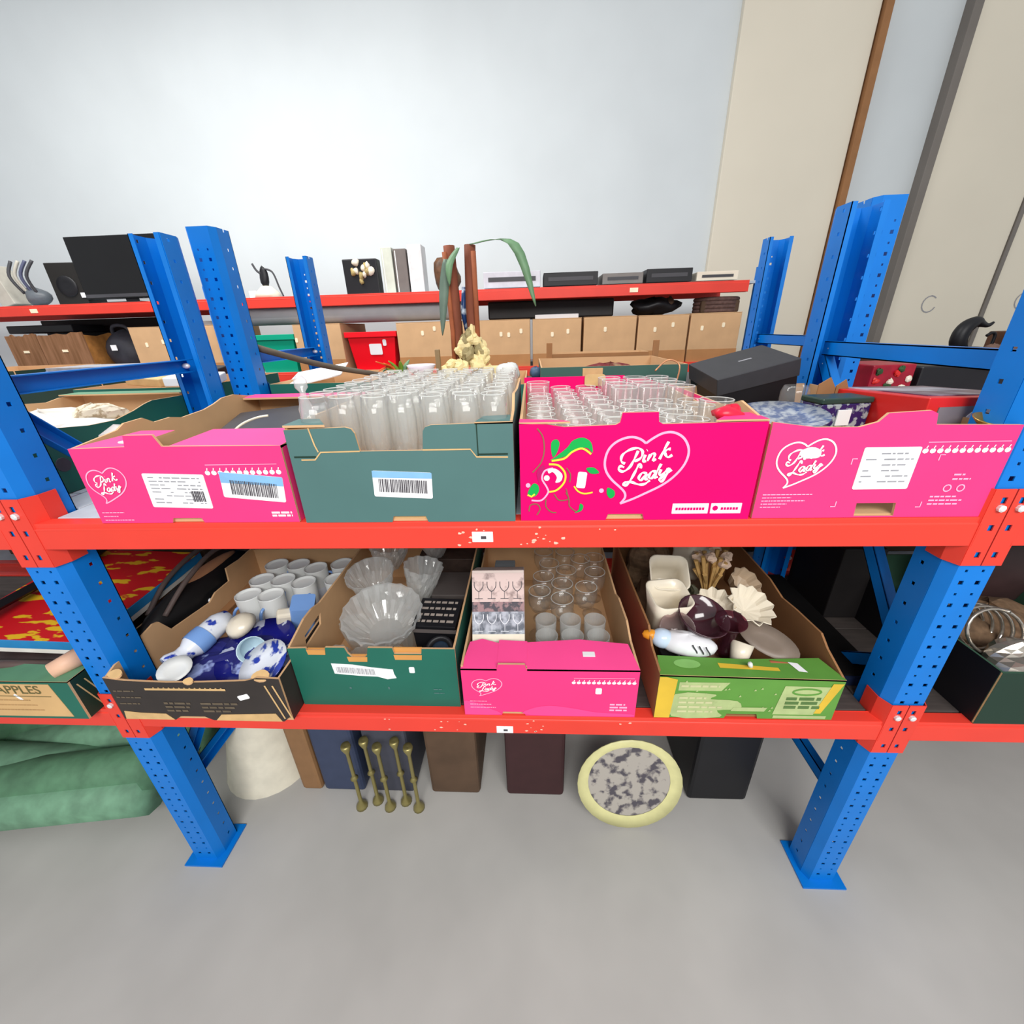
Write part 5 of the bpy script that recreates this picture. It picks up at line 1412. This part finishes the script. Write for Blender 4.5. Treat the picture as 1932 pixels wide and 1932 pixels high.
crate('bright red plastic crate with white label on the far rack', -1.225, -0.90, 0.235, mat('red_plastic', (236, 10, 30), 0.35, 0.03, 6), 'red_crate', ((0.02, 0.13, 0.042, 0.034), (0.085, 0.17, 0.012, 0.02)))
crate('jade green plastic crate behind the blue uprights', -1.875, -1.59, 0.235, mat('jade_plastic', (0, 160, 126), 0.35, 0.04, 6), 'green_crate')
for x0, x1, lb in ((-3.60, -3.375, 'left ragged brown carton on the far rack'), (-3.37, -3.04, 'right ragged brown carton on the far rack')):
    c = thing('ragged_carton', lb, 'carton', ((x0 + x1) / 2, YC + 0.015, Z1), 0)
    hw = (x1 - x0) / 2
    BR = mat('old_brown_card', (146, 104, 74), 0.85, scale=7, c2=(120, 82, 52), thr=(0.35, 0.65), stretch=(6, 1, 0.6))
    top = [(hw - 2 * hw * i / 9, 0.28 + rnd.uniform(-0.012, 0.014)) for i in range(10)]
    MB().prism([(-hw, 0), (hw, 0)] + top, lambda u, v, q: (u, q, v), 0, 0.01).build('front_panel', BR, c)
    MB().prism([(0.01, 0), (0.35, 0), (0.35, 0.27), (0.2, 0.285), (0.1, 0.265), (0.01, 0.275)], lambda u, v, q: (hw - 0.008 + q, u, v), 0, 0.008).build('side_panel', mat('ochre_card', (160, 108, 52), 0.85, 0.3, 18), c)
    MB().prism([(0.01, 0), (0.35, 0), (0.35, 0.27), (0.01, 0.28)], lambda u, v, q: (-hw + q, u, v), 0, 0.008).build('side_panel', BR, c)
    MB().box(-hw + 0.01, hw - 0.01, 0.012, 0.34, 0, 0.2).build('contents', DK, c)
    MB().box(-0.02, 0.02, -0.003, 0, 0.17, 0.185).build('price_sticker', mat('cream_label', (248, 232, 200)), c)
bagm = mat('black_bag', (46, 46, 54), 0.6, 0.25, 14, bump=0.4)
bg1 = thing('black_bag', 'black bag with white tag beside ragged cartons', 'bag', (-2.875, YC + 0.18, Z1), 0)
MB().blob((0, 0, 0.15), (0.145, 0.13, 0.15), 0, 18, 12, 0.06, 14).build('body', bagm, bg1, True)
MB().tube(cr([Vector(p) for p in ((-0.07, -0.03, 0.25), (-0.04, -0.05, 0.32), (0.05, -0.05, 0.32), (0.08, -0.03, 0.25))], 5), 0.012, 8).build('handle', bagm, bg1, True)
MB().box(-0.02, 0.02, -0.14, -0.136, 0.17, 0.205).build('price_tag', WHITE, bg1)
tag(MB().tube([(-2.02, 2.30, 1.622), (-0.45, 2.30, 1.622)], 0.058, 24).build('grey_roll', mat('grey_felt', (172, 172, 174), 0.7, 0.06, 10), None, True), 'long grey rolled mat lying under the upper far beam', 'roll')
tag(MB().box(-0.42, 0.42, -0.13, 0.13, 0, 0.11).build('black_case', mat('black_vinyl', (34, 30, 30), 0.5, 0.2, 12), None, False, 0.01, (0.13, 2.52, Z1 + 0.288)), 'long black case lying on the cartons right of the plant', 'case')
bd = thing('dark_ornament', 'dark lumpy figurine standing on the right-hand cartons', 'figurine', (0.81, 2.38, Z1 + 0.2845))
MB().blob((0, 0, 0.05), (0.14, 0.07, 0.05), 0, 16, 10, 0.25, 3).build('body', BLACK, bd, True)
MB().blob((0.09, -0.01, 0.075), (0.035, 0.03, 0.03), 0, 10, 8, 0.2, 5).build('head', DK, bd, True)
bk = thing('wicker_basket', 'flat brown wicker basket on the end carton of the far rack', 'basket', (1.20, 2.36, Z1 + 0.2875), (0, 0, 0))
for i in range(4):
    MB().tube([(0.13 * cos(t * pi / 10), 0.1 * sin(t * pi / 10), 0.012 + 0.022 * i) for t in range(21)], 0.0125, 8, caps=False).build('woven_ring', mat('wicker', (104, 80, 74), 0.8, 0.25, 60), bk, True)
MB().box(-0.12, 0.12, -0.08, 0.08, 0.0, 0.07).build('lining', DK, bk, bevel=0.01)
tag(MB().box(-0.24, 0.24, -0.12, 0.12, 0, 0.05).build('black_tray', BLACK, None, False, 0.006, (-3.42, 2.42, 1.563)), 'black tray above the ragged cartons', 'tray')
tr2 = thing('black_chest', 'long black trunk in the shade under left part of upper far beam', 'trunk', (-3.1, 2.60, Z1))
MB().box(-0.62, 0.38, 0, 0.2, 0, 0.30).build('body', BLACK, tr2, bevel=0.006)
MB().box(-0.625, 0.385, -0.005, 0.205, 0.30, 0.385).build('lid', mat('umber_trunk', (44, 32, 30), 0.6), tr2, bevel=0.006)
# top of the far rack
tv = thing('television', 'large black flat television standing on the upper far shelf', 'television', (-2.74, 2.36, Z2), 0)
MB().box(-0.31, 0.31, 0.0, 0.05, 0.035, 0.40).build('screen', mat('tv_black', (16, 16, 18), 0.2, 0.1, 6), tv, bevel=0.004)
MB().box(-0.30, 0.30, -0.004, 0.0, 0.045, 0.065).build('lower_bezel', GREYD, tv)
MB().box(-0.14, 0.14, -0.08, 0.1, 0.0, 0.012).build('stand', BLACK, tv, bevel=0.003)
MB().box(-0.04, 0.04, 0.01, 0.03, 0.01, 0.05).build('neck', BLACK, tv)
spk = thing('black_speaker', 'black speaker beside the television on the upper far shelf', 'speaker', (-3.15, 2.36, Z2), (0, 0, 0.1))
MB().box(-0.1, 0.1, 0, 0.16, 0, 0.26).build('cabinet', mat('speaker_black', (30, 28, 26), 0.6), spk, bevel=0.005)
MB().lathe([(0, 0.004), (0.03, 0.0), (0.06, 0.008), (0.065, 0.0)], 20, 0, Matrix.Translation((0, -0.002, 0.12)) @ Matrix.Rotation(pi / 2, 4, 'X')).build('cone', BLACK, spk, True)
MB().box(0.07, 0.1, -0.006, 0, 0.05, 0.08).build('price_tag', WHITE, spk)
tag(MB().box(-0.05, 0.05, 0, 0.12, 0, 0.24).build('leaning_board', mat('warm_grey', (182, 178, 166), 0.6), None, False, 0.004, (-3.56, 2.30, Z2 + 0.01), (0, radians(-14), 0)), 'warm grey panel leaning at far left of the upper shelf', 'panel')
gd = thing('grey_gadget', 'grey and black gadget with cables left of the speaker', 'gadget', (-3.36, 2.33, Z2))
MB().blob((0, 0, 0.06), (0.075, 0.06, 0.06), 0, 14, 9, 0.15, 7).build('body', mat('steel_grey', (92, 98, 104), 0.4, 0.2, 18), gd, True)
for i in range(4):
    MB().tube(cr([Vector(p) for p in ((-0.05 + 0.03 * i, -0.03, 0.08), (-0.08 + 0.04 * i, -0.05, 0.18), (-0.06 + 0.05 * i, -0.02, 0.27))], 5), 0.009, 6).build('cable', (GREYD, mat('warm_grey', (182, 178, 166)), mat('slate', (80, 84, 110), 0.5))[i % 3], gd, True)
fg = thing('figurine_lamp', 'cream based figurine with black branching figure on upper shelf', 'figurine', (-1.73, 2.30, Z2))
MB().lathe([(0, 0.0), (0.085, 0.0), (0.075, 0.03), (0.03, 0.07), (0, 0.075)], 18).build('base', CERC, fg, True)
MB().blob((0, 0, 0.12), (0.024, 0.02, 0.06), 0, 12, 8, 0.25, 8).build('figure', BLACK, fg, True)
MB().tube(cr([Vector(p) for p in ((0.0, 0, 0.17), (0.06, 0, 0.15), (0.085, 0, 0.06), (0.1, 0, 0.01))], 5), 0.006, 6).build('branch', GREYD, fg, True)
MB().tube(cr([Vector(p) for p in ((0.0, 0, 0.13), (-0.04, 0, 0.16), (-0.06, 0, 0.2))], 5), 0.007, 6).build('branch', GREYD, fg, True)
MB().box(-0.115, -0.07, -0.02, 0.02, 0, 0.045).build('white_tag', WHITE, fg)
od = thing('ornament_clock', 'ornate black and cream mantel ornament on the upper shelf', 'ornament', (-1.08, 2.30, Z2))
MB().box(-0.11, 0.11, -0.03, 0.05, 0, 0.2).build('case', BLACK, od, bevel=0.006)
for i in range(12):
    MB().blob((rnd.uniform(-0.09, 0.09), -0.035, rnd.uniform(0.02, 0.18)), (rnd.uniform(0.012, 0.026), 0.012, rnd.uniform(0.012, 0.024)), 0, 10, 7, 0.25, i).build('carving', (CERC, mat('antique_gold', (170, 150, 96), 0.4))[i % 2], od, True)
for x0, x1, z1, m, lb in ((-0.945, -0.875, 0.26, mat('pale_green_book', (200, 204, 190), 0.5), 'pale narrow book left of the grey frame'), (-0.865, -0.785, 0.25, mat('grey_frame', (112, 104, 100), 0.5), 'dark grey picture frame between pale books'), (-0.775, -0.685, 0.27, mat('white_book', (216, 216, 216), 0.5), 'white box file right of the grey frame')):
    t = thing('book' if 'book' in lb else 'shelf_item', lb, 'book' if 'book' in lb else ('frame' if 'frame' in lb else 'file'), ((x0 + x1) / 2, 2.30, Z2))
    MB().box((x0 - x1) / 2, (x1 - x0) / 2, 0, 0.12, 0, z1).build('body', m, t, bevel=0.003)
    MB().box((x0 - x1) / 2 + 0.008, (x0 - x1) / 2 + 0.014, -0.001, 0.0, 0.01, z1 - 0.01).build('edge_line', CERW, t)
tag(MB().blob((0, 0, 0.09), (0.08, 0.05, 0.09), 0, 14, 10, 0.3, 44).build('brown_ornament', mat('brown_resin', (92, 62, 40), 0.5, 0.4, 30), None, True, 0, (-0.53, 2.32, Z2)), 'brown resin ornament left of the plant trunks on the upper shelf', 'ornament')
for i, (x0, x1, h, m, lb) in enumerate(((-0.30, 0.06, 0.10, mat('white_vcr', (196, 196, 204), 0.4), 'white flat player beside the plant on the upper shelf'), (0.08, 0.42, 0.085, BLACK, 'black flat player second along the upper shelf'), (0.45, 0.70, 0.07, mat('grey_player', (120, 116, 112), 0.5), 'grey flat player in the middle of the right upper shelf'), (0.72, 1.0, 0.085, BLACK, 'black flat player near the right end of upper shelf'), (1.03, 1.28, 0.06, CERC, 'cream flat player at the right end of upper shelf'))):
    t = thing('disc_player', lb, 'player', ((x0 + x1) / 2, 2.28, Z2))
    MB().box((x0 - x1) / 2, (x1 - x0) / 2, 0, 0.24, 0.01, h).build('case', m, t, bevel=0.003)
    MB().box((x0 - x1) / 2 + 0.03, (x1 - x0) / 2 - 0.03, -0.002, 0, h * 0.45, h * 0.7).build('display', GREYD, t)
    for fx in (-0.8, 0.8):
        MB().box((x1 - x0) / 2 * fx - 0.015, (x1 - x0) / 2 * fx + 0.015, 0.03, 0.06, 0.0, 0.01).build('foot', BLACK, t)

# dark sideboard by the cream panels, with ornaments on top
WOOD = mat('dark_walnut', (74, 48, 34), 0.5, 0.25, 6, stretch=(1, 6, 6))
sd = thing('sideboard', 'dark wooden sideboard before the cream wall panels', 'sideboard', (2.62, 1.80, 0))
MB().box(-0.72, 0.72, 0.0, 0.45, 0.06, 1.27).build('carcass', WOOD, sd, bevel=0.004)
MB().box(-0.75, 0.75, -0.02, 0.47, 1.27, 1.305).build('top', WOOD, sd, bevel=0.004)
for i in range(3):
    d = MB().box(-0.70 + i * 0.475, -0.25 + i * 0.475, -0.018, 0.0, 0.1, 1.24).build('door', WOOD, sd, bevel=0.003)
    MB().blob((-0.29 + i * 0.475, -0.03, 0.7), (0.012, 0.012, 0.012), 0, 8, 6).build('knob', STEEL, d, True)
for x in (-0.68, 0.68):
    for y in (0.04, 0.41):
        MB().box(x - 0.03, x + 0.03, y - 0.03, y + 0.03, 0, 0.06).build('leg', WOOD, sd)
brd = thing('bird_sculpture', 'black bird sculpture with curved beak on the sideboard', 'sculpture', (2.51, 1.98, 1.305))
MB().blob((0, 0, 0.012), (0.12, 0.06, 0.014), 0, 16, 6).build('base', BLACK, brd, True)
MB().tube(cr([Vector(p) for p in ((-0.03, 0, 0.01), (-0.055, 0, 0.06), (-0.045, 0, 0.12), (0.0, 0, 0.155), (0.035, 0, 0.145), (0.075, 0, 0.135), (0.1, 0, 0.15))], 5), [0.035, 0.035, 0.036, 0.038, 0.039, 0.04, 0.04, 0.04, 0.04, 0.039, 0.038, 0.037, 0.036, 0.034, 0.032, 0.03, 0.028, 0.026, 0.024, 0.022, 0.02, 0.017, 0.015, 0.013, 0.012, 0.011, 0.01, 0.009, 0.008, 0.007, 0.006], 12).build('body', BLACK, brd, True)
tag(MB().tube(cr([Vector(p) for p in ((2.60, 1.98, 1.385), (2.625, 1.98, 1.40), (2.645, 1.98, 1.385), (2.645, 1.98, 1.31))], 5), 0.008, 8).build('black_hook', BLACK, None, True), 'small black hook ornament right of the bird sculpture', 'ornament')
tag(MB().box(-0.1, 0.14, -0.08, 0.1, 0, 0.10).build('wooden_chest', mat('chest_wood', (92, 58, 40), 0.5, 0.2, 8), None, False, 0.006, (2.82, 2.0, 1.305)), 'brown wooden chest at right end of the sideboard', 'chest')
tag(MB().box(-0.1, 0.1, -0.06, 0.06, 0, 0.03).build('black_slab', BLACK, None, False, 0.004, (2.18, 1.98, 1.305)), 'flat black slab at left end of the sideboard', 'slab')
for i in range(4):
    tag(MB().blob((0, 0, 0.02), (0.035, 0.03, 0.022), 0, 10, 7, 0.25, i + 60).build('brown_pebble', mat('brown_stone', (120, 92, 78), 0.7, 0.2, 20), None, True, 0, (2.56 + i * 0.06, 1.88, 1.305)), 'brown pebble %s in the row on the sideboard' % ('first', 'second', 'third', 'last')[i], 'pebble')

# ================================================================== lower shelf, side bays
gm = thing('board_game', 'red and yellow board game box with blue edge', 'game box', (-1.285, 0.245, 0.805), (radians(4), radians(2), 0))
MB().box(-0.2, 0.185, -0.195, 0.2, 0.0, 0.016).build('tray', mat('white_card', (232, 228, 220), 0.5), gm, bevel=0.001)
MB().box(-0.202, 0.187, -0.197, 0.202, 0.016, 0.042).build('lid', mat('game_blue', (40, 130, 190), 0.4), gm, bevel=0.001)
GAME = mat('game_print', (206, 30, 38), 0.35, scale=20, c2=(232, 186, 40), thr=(0.56, 0.585), stretch=(0.6, 1.8, 1))
MB().box(-0.20, 0.185, -0.195, 0.2, 0.042, 0.0432).build('printed_top', GAME, gm)
tag(MB().box(-0.02, 0.0, -0.2, 0.2, 0, 0.05).build('black_folder', BLACK, None, False, 0.003, (-1.42, 0.22, 0.853), (0.05, radians(60), 0.03)), 'black folder lying on the board game box', 'folder')
hb = thing('leather_bag', 'dark brown leather bag in the apple box left of upright', 'bag', (-1.30, 0.17, FL))
LEA = mat('dark_leather', (48, 36, 36), 0.5, 0.25, 16, bump=0.3)
MB().blob((0, 0, 0.066), (0.165, 0.16, 0.062), 0, 20, 12, 0.06, 23).build('body', LEA, hb, True)
MB().tube(cr([Vector(p) for p in ((-0.12, -0.11, 0.08), (0.0, -0.15, 0.115), (0.1, -0.11, 0.08))], 5), 0.012, 8).build('handle', mat('taupe_leather', (86, 70, 66), 0.5), hb, True)
tag(MB().tube([(-1.14, -0.01, 0.79), (-1.105, 0.035, 0.80)], [0.02, 0.024], 12).build('pink_jar', mat('peach_ceramic', (222, 178, 150), 0.5, 0.1, 20), None, True), 'peach jar lying at corner of the apple box beside upright', 'jar')
hb2 = thing('handbag', 'black handbag with tan lining between game box and mug box', 'bag', (-1.055, 0.38, ZL), (radians(0), 0, radians(-3)))
MB().blob((0, 0, 0.085), (0.045, 0.26, 0.085), 0, 20, 12, 0.06, 33).build('body', mat('black_leather', (26, 25, 26), 0.4, 0.2, 12), hb2, True)
MB().blob((0.0, 0.02, 0.155), (0.02, 0.13, 0.02), 0, 16, 8).build('lining', mat('tan_lining', (186, 132, 96), 0.7), hb2, True)
for dx in (-0.025, 0.028):
    MB().tube(cr([Vector(p) for p in ((dx, -0.18, 0.13), (dx * 1.2, -0.08, 0.19), (dx, 0.06, 0.215), (dx, 0.18, 0.14))], 6), 0.007, 8).build('strap', mat('grey_strap', (96, 82, 78), 0.5), hb2, True)
MB().blob((0.045, -0.05, 0.09), (0.006, 0.008, 0.008), 0, 8, 6).build('stud', STEEL, hb2, True)
tag(MB().box(-0.09, 0.09, -0.06, 0.06, 0, 0.2).build('dark_carton', DK, None, False, 0.004, (-1.20, 0.53, ZL)), 'dark carton behind the board game box', 'carton')
tag(MB().blob((0, 0, 0), (0.03, 0.02, 0.018), 0, 10, 7, 0.2, 5).build('white_trinket', CERW, None, True, 0, (-1.12, 0.47, 0.875)), 'small white trinket behind the board game box', 'trinket')
# right: flat black boards on the shelf and silver ware in the dark box
fb = thing('flat_board', 'black flat board lying on the empty right end of lower shelf', 'board', (0.765, 0.33, ZL))
MB().box(-0.065, 0.10, -0.22, 0.24, 0, 0.03).build('panel', mat('matt_black', (18, 17, 17), 0.9, 0.2, 10, spec=0.08), fb, bevel=0.003)
MB().box(-0.065, 0.10, -0.226, -0.22, 0, 0.026).build('edge_strip', mat('navy_edge', (24, 34, 62), 0.5), fb)
tag(MB().box(-0.06, 0.06, -0.1, 0.1, 0, 0.24).build('black_carton', mat('dull_black', (24, 20, 20), 0.7), None, False, 0.004, (0.95, 0.47, ZL)), 'dull black carton standing behind the right upright', 'carton')
tag(MB().blob((0, 0, 0), (0.014, 0.008, 0.024), 0, 10, 7, 0.2, 5).build('white_tag', CERW, None, True, 0, (0.93, 0.28, 0.935)), 'white paper tag hanging near the right brace', 'tag') if False else None
coil = thing('chrome_rack', 'coiled chrome wire rack in the dark green box at right', 'rack', (1.07, 0.17, 0.80), (radians(-20), radians(20), 0))
SIL = mat('polished_silver', (200, 192, 180), 0.22, 0.1, 20, metal=0.85)
for i in range(7):
    MB().tube([(0.075 * cos(t * pi / 12), -0.06 + i * 0.02, 0.055 * sin(t * pi / 12)) for t in range(25)], 0.004, 6, caps=False).build('ring', SIL, coil, True)
MB().tube([(0, -0.07, 0.055), (0, 0.07, 0.055)], 0.004, 6).build('rod', SIL, coil, True)
MB().tube([(0, -0.07, -0.055), (0, 0.07, -0.055)], 0.004, 6).build('rod', SIL, coil, True)
tag(MB().blob((0, 0, 0), (0.08, 0.06, 0.05), 0, 20, 12, 0.25, 71).build('silver_foil_dish', SIL, None, False, 0, (1.11, 0.07, 0.775)), 'crumpled silver dish at front of dark green box', 'dish')
tag(MB().blob((0, 0, 0), (0.14, 0.16, 0.07), 0, 18, 10, 0.15, 73).build('brown_bundle', mat('brown_weave', (112, 88, 66)), None, False, 0, (1.2, 0.25, FL + 0.065)), 'brown bundle at the bottom of the dark green box', 'bundle')
bag3 = thing('brown_bag', 'dark brown bag standing behind the dark green box', 'bag', (1.33, 0.40, FL))
MB().blob((0, 0, 0.17), (0.16, 0.08, 0.17), 0, 18, 12, 0.1, 81).build('body', mat('maroon_leather', (60, 42, 42), 0.5, 0.2, 12), bag3, True)
MB().tube(cr([Vector(p) for p in ((-0.08, 0, 0.3), (-0.05, 0, 0.38), (0.05, 0, 0.38), (0.08, 0, 0.3))], 5), 0.008, 8).build('handle', LEA, bag3, True)

# ================================================================== things on the floor under the lower shelf
gpile = thing('garden_mesh', 'rolled green garden sheet on the floor at left', 'sheet', (-1.56, 0.16, 0))
for i in range(6):
    MB().tube([(-0.35, -0.1 + 0.05 * i, 0.10 + 0.05 * (i % 3)), (0.32, -0.06 + 0.05 * i, 0.12 + 0.05 * ((i + 1) % 3))], 0.07, 10).build('roll', (mat('pale_mesh', (108, 150, 122), 0.7, 0.2, 20), mat('sage_sheet', (86, 128, 98), 0.7, 0.2, 20))[i % 2], gpile, True)
tag(MB().box(-0.2, 0.2, -0.15, 0.15, 0, 0.32).build('green_crate', mat('sage_sheet', (86, 128, 98)), None, False, 0.01, (-2.08, 0.25, 0)), 'sage green crate on the floor at far left', 'crate')
lamp = thing('lamp_shade', 'cream cone lamp shade standing on floor behind left upright', 'lamp shade', (-1.01, 0.34, 0.0))
MB().lathe([(0.16, 0.0), (0.09, 0.30), (0.088, 0.30), (0.157, 0.003)], 26).build('shade', mat('cream_shade', (214, 208, 190), 0.8), lamp, True)
MB().tube([(0.09 * cos(t * pi / 12), 0.09 * sin(t * pi / 12), 0.30) for t in range(25)], 0.004, 6, caps=False).build('rim_wire', STEEL, lamp, True)
for x, wd_, h, m, lb in ((-0.80, 0.06, 0.34, mat('tan_frame', (140, 104, 70), 0.6), 'tan picture frame on the floor behind the lamp shade'), (-0.68, 0.12, 0.36, mat('navy_case', (56, 66, 92), 0.5), 'navy suitcase on the floor'), (-0.5, 0.12, 0.35, mat('slate_case', (70, 72, 84), 0.5), 'slate grey suitcase on the floor'), (-0.28, 0.14, 0.33, DK, 'brown suitcase on the floor left of centre'), (0.0, 0.16, 0.32, mat('maroon_case', (60, 34, 36), 0.6), 'maroon suitcase on the floor at centre'), (0.62, 0.16, 0.33, BLACK, 'black suitcase on the floor right of the round plate')):
    t = thing('suitcase' if 'suitcase' in lb else 'framed_picture', lb, 'suitcase' if 'suitcase' in lb else 'frame', (x, 0.22, 0))
    MB().box(-wd_ * 0.62, wd_ * 0.62, 0, 0.3, 0.0, h).build('body', m, t, bevel=0.012)
    MB().tube(cr([Vector(p) for p in ((-0.03, 0.12, h), (-0.025, 0.12, h + 0.02), (0.025, 0.12, h + 0.02), (0.03, 0.12, h))], 4), 0.005, 6).build('handle', BLACK, t, True)
pl = thing('round_tray', 'round pale yellow tray leaning under the lower beam', 'tray', (0.30, 0.14, 0.0), (radians(-12), 0, 0))
Tm = Matrix.Translation((0, 0, 0.165)) @ Matrix.Rotation(pi / 2, 4, 'X')
MB().lathe([(0.13, 0.0), (0.165, 0.012), (0.165, 0.016), (0.13, 0.005)], 32, 0, Tm).build('rim', mat('pale_yellow', (210, 206, 150), 0.4), pl, True)
MB().lathe([(0, 0.004), (0.13, 0.004)], 32, 0, Tm).build('centre', mat('tray_centre', (170, 164, 156), 0.5, scale=30, c2=(80, 76, 84), thr=(0.5, 0.6)), pl, True)
for i in range(5):
    b = thing('brass_bottle', ('brass candlestick, first from left beside grey suitcase', 'brass candlestick, second from left beside grey suitcase', 'brass candlestick, third from left beside brown suitcase', 'brass candlestick, fourth from left beside brown suitcase', 'brass candlestick, rightmost beside brown suitcase')[i], 'candlestick', (-0.60 + i * 0.05, 0.17 + 0.02 * (i % 2), 0))
    MB().lathe([(0, 0), (0.02, 0), (0.018, 0.01), (0.006, 0.03), (0.006, 0.27), (0.016, 0.30), (0.014, 0.31), (0, 0.305)], 12).build('stick', mat('dull_brass', (150, 140, 90), 0.35, metal=0.6), b, True)
    MB().lathe([(0.006, 0.14), (0.013, 0.15), (0.006, 0.16)], 12).build('ring', mat('dull_brass', (150, 140, 90)), b, True)
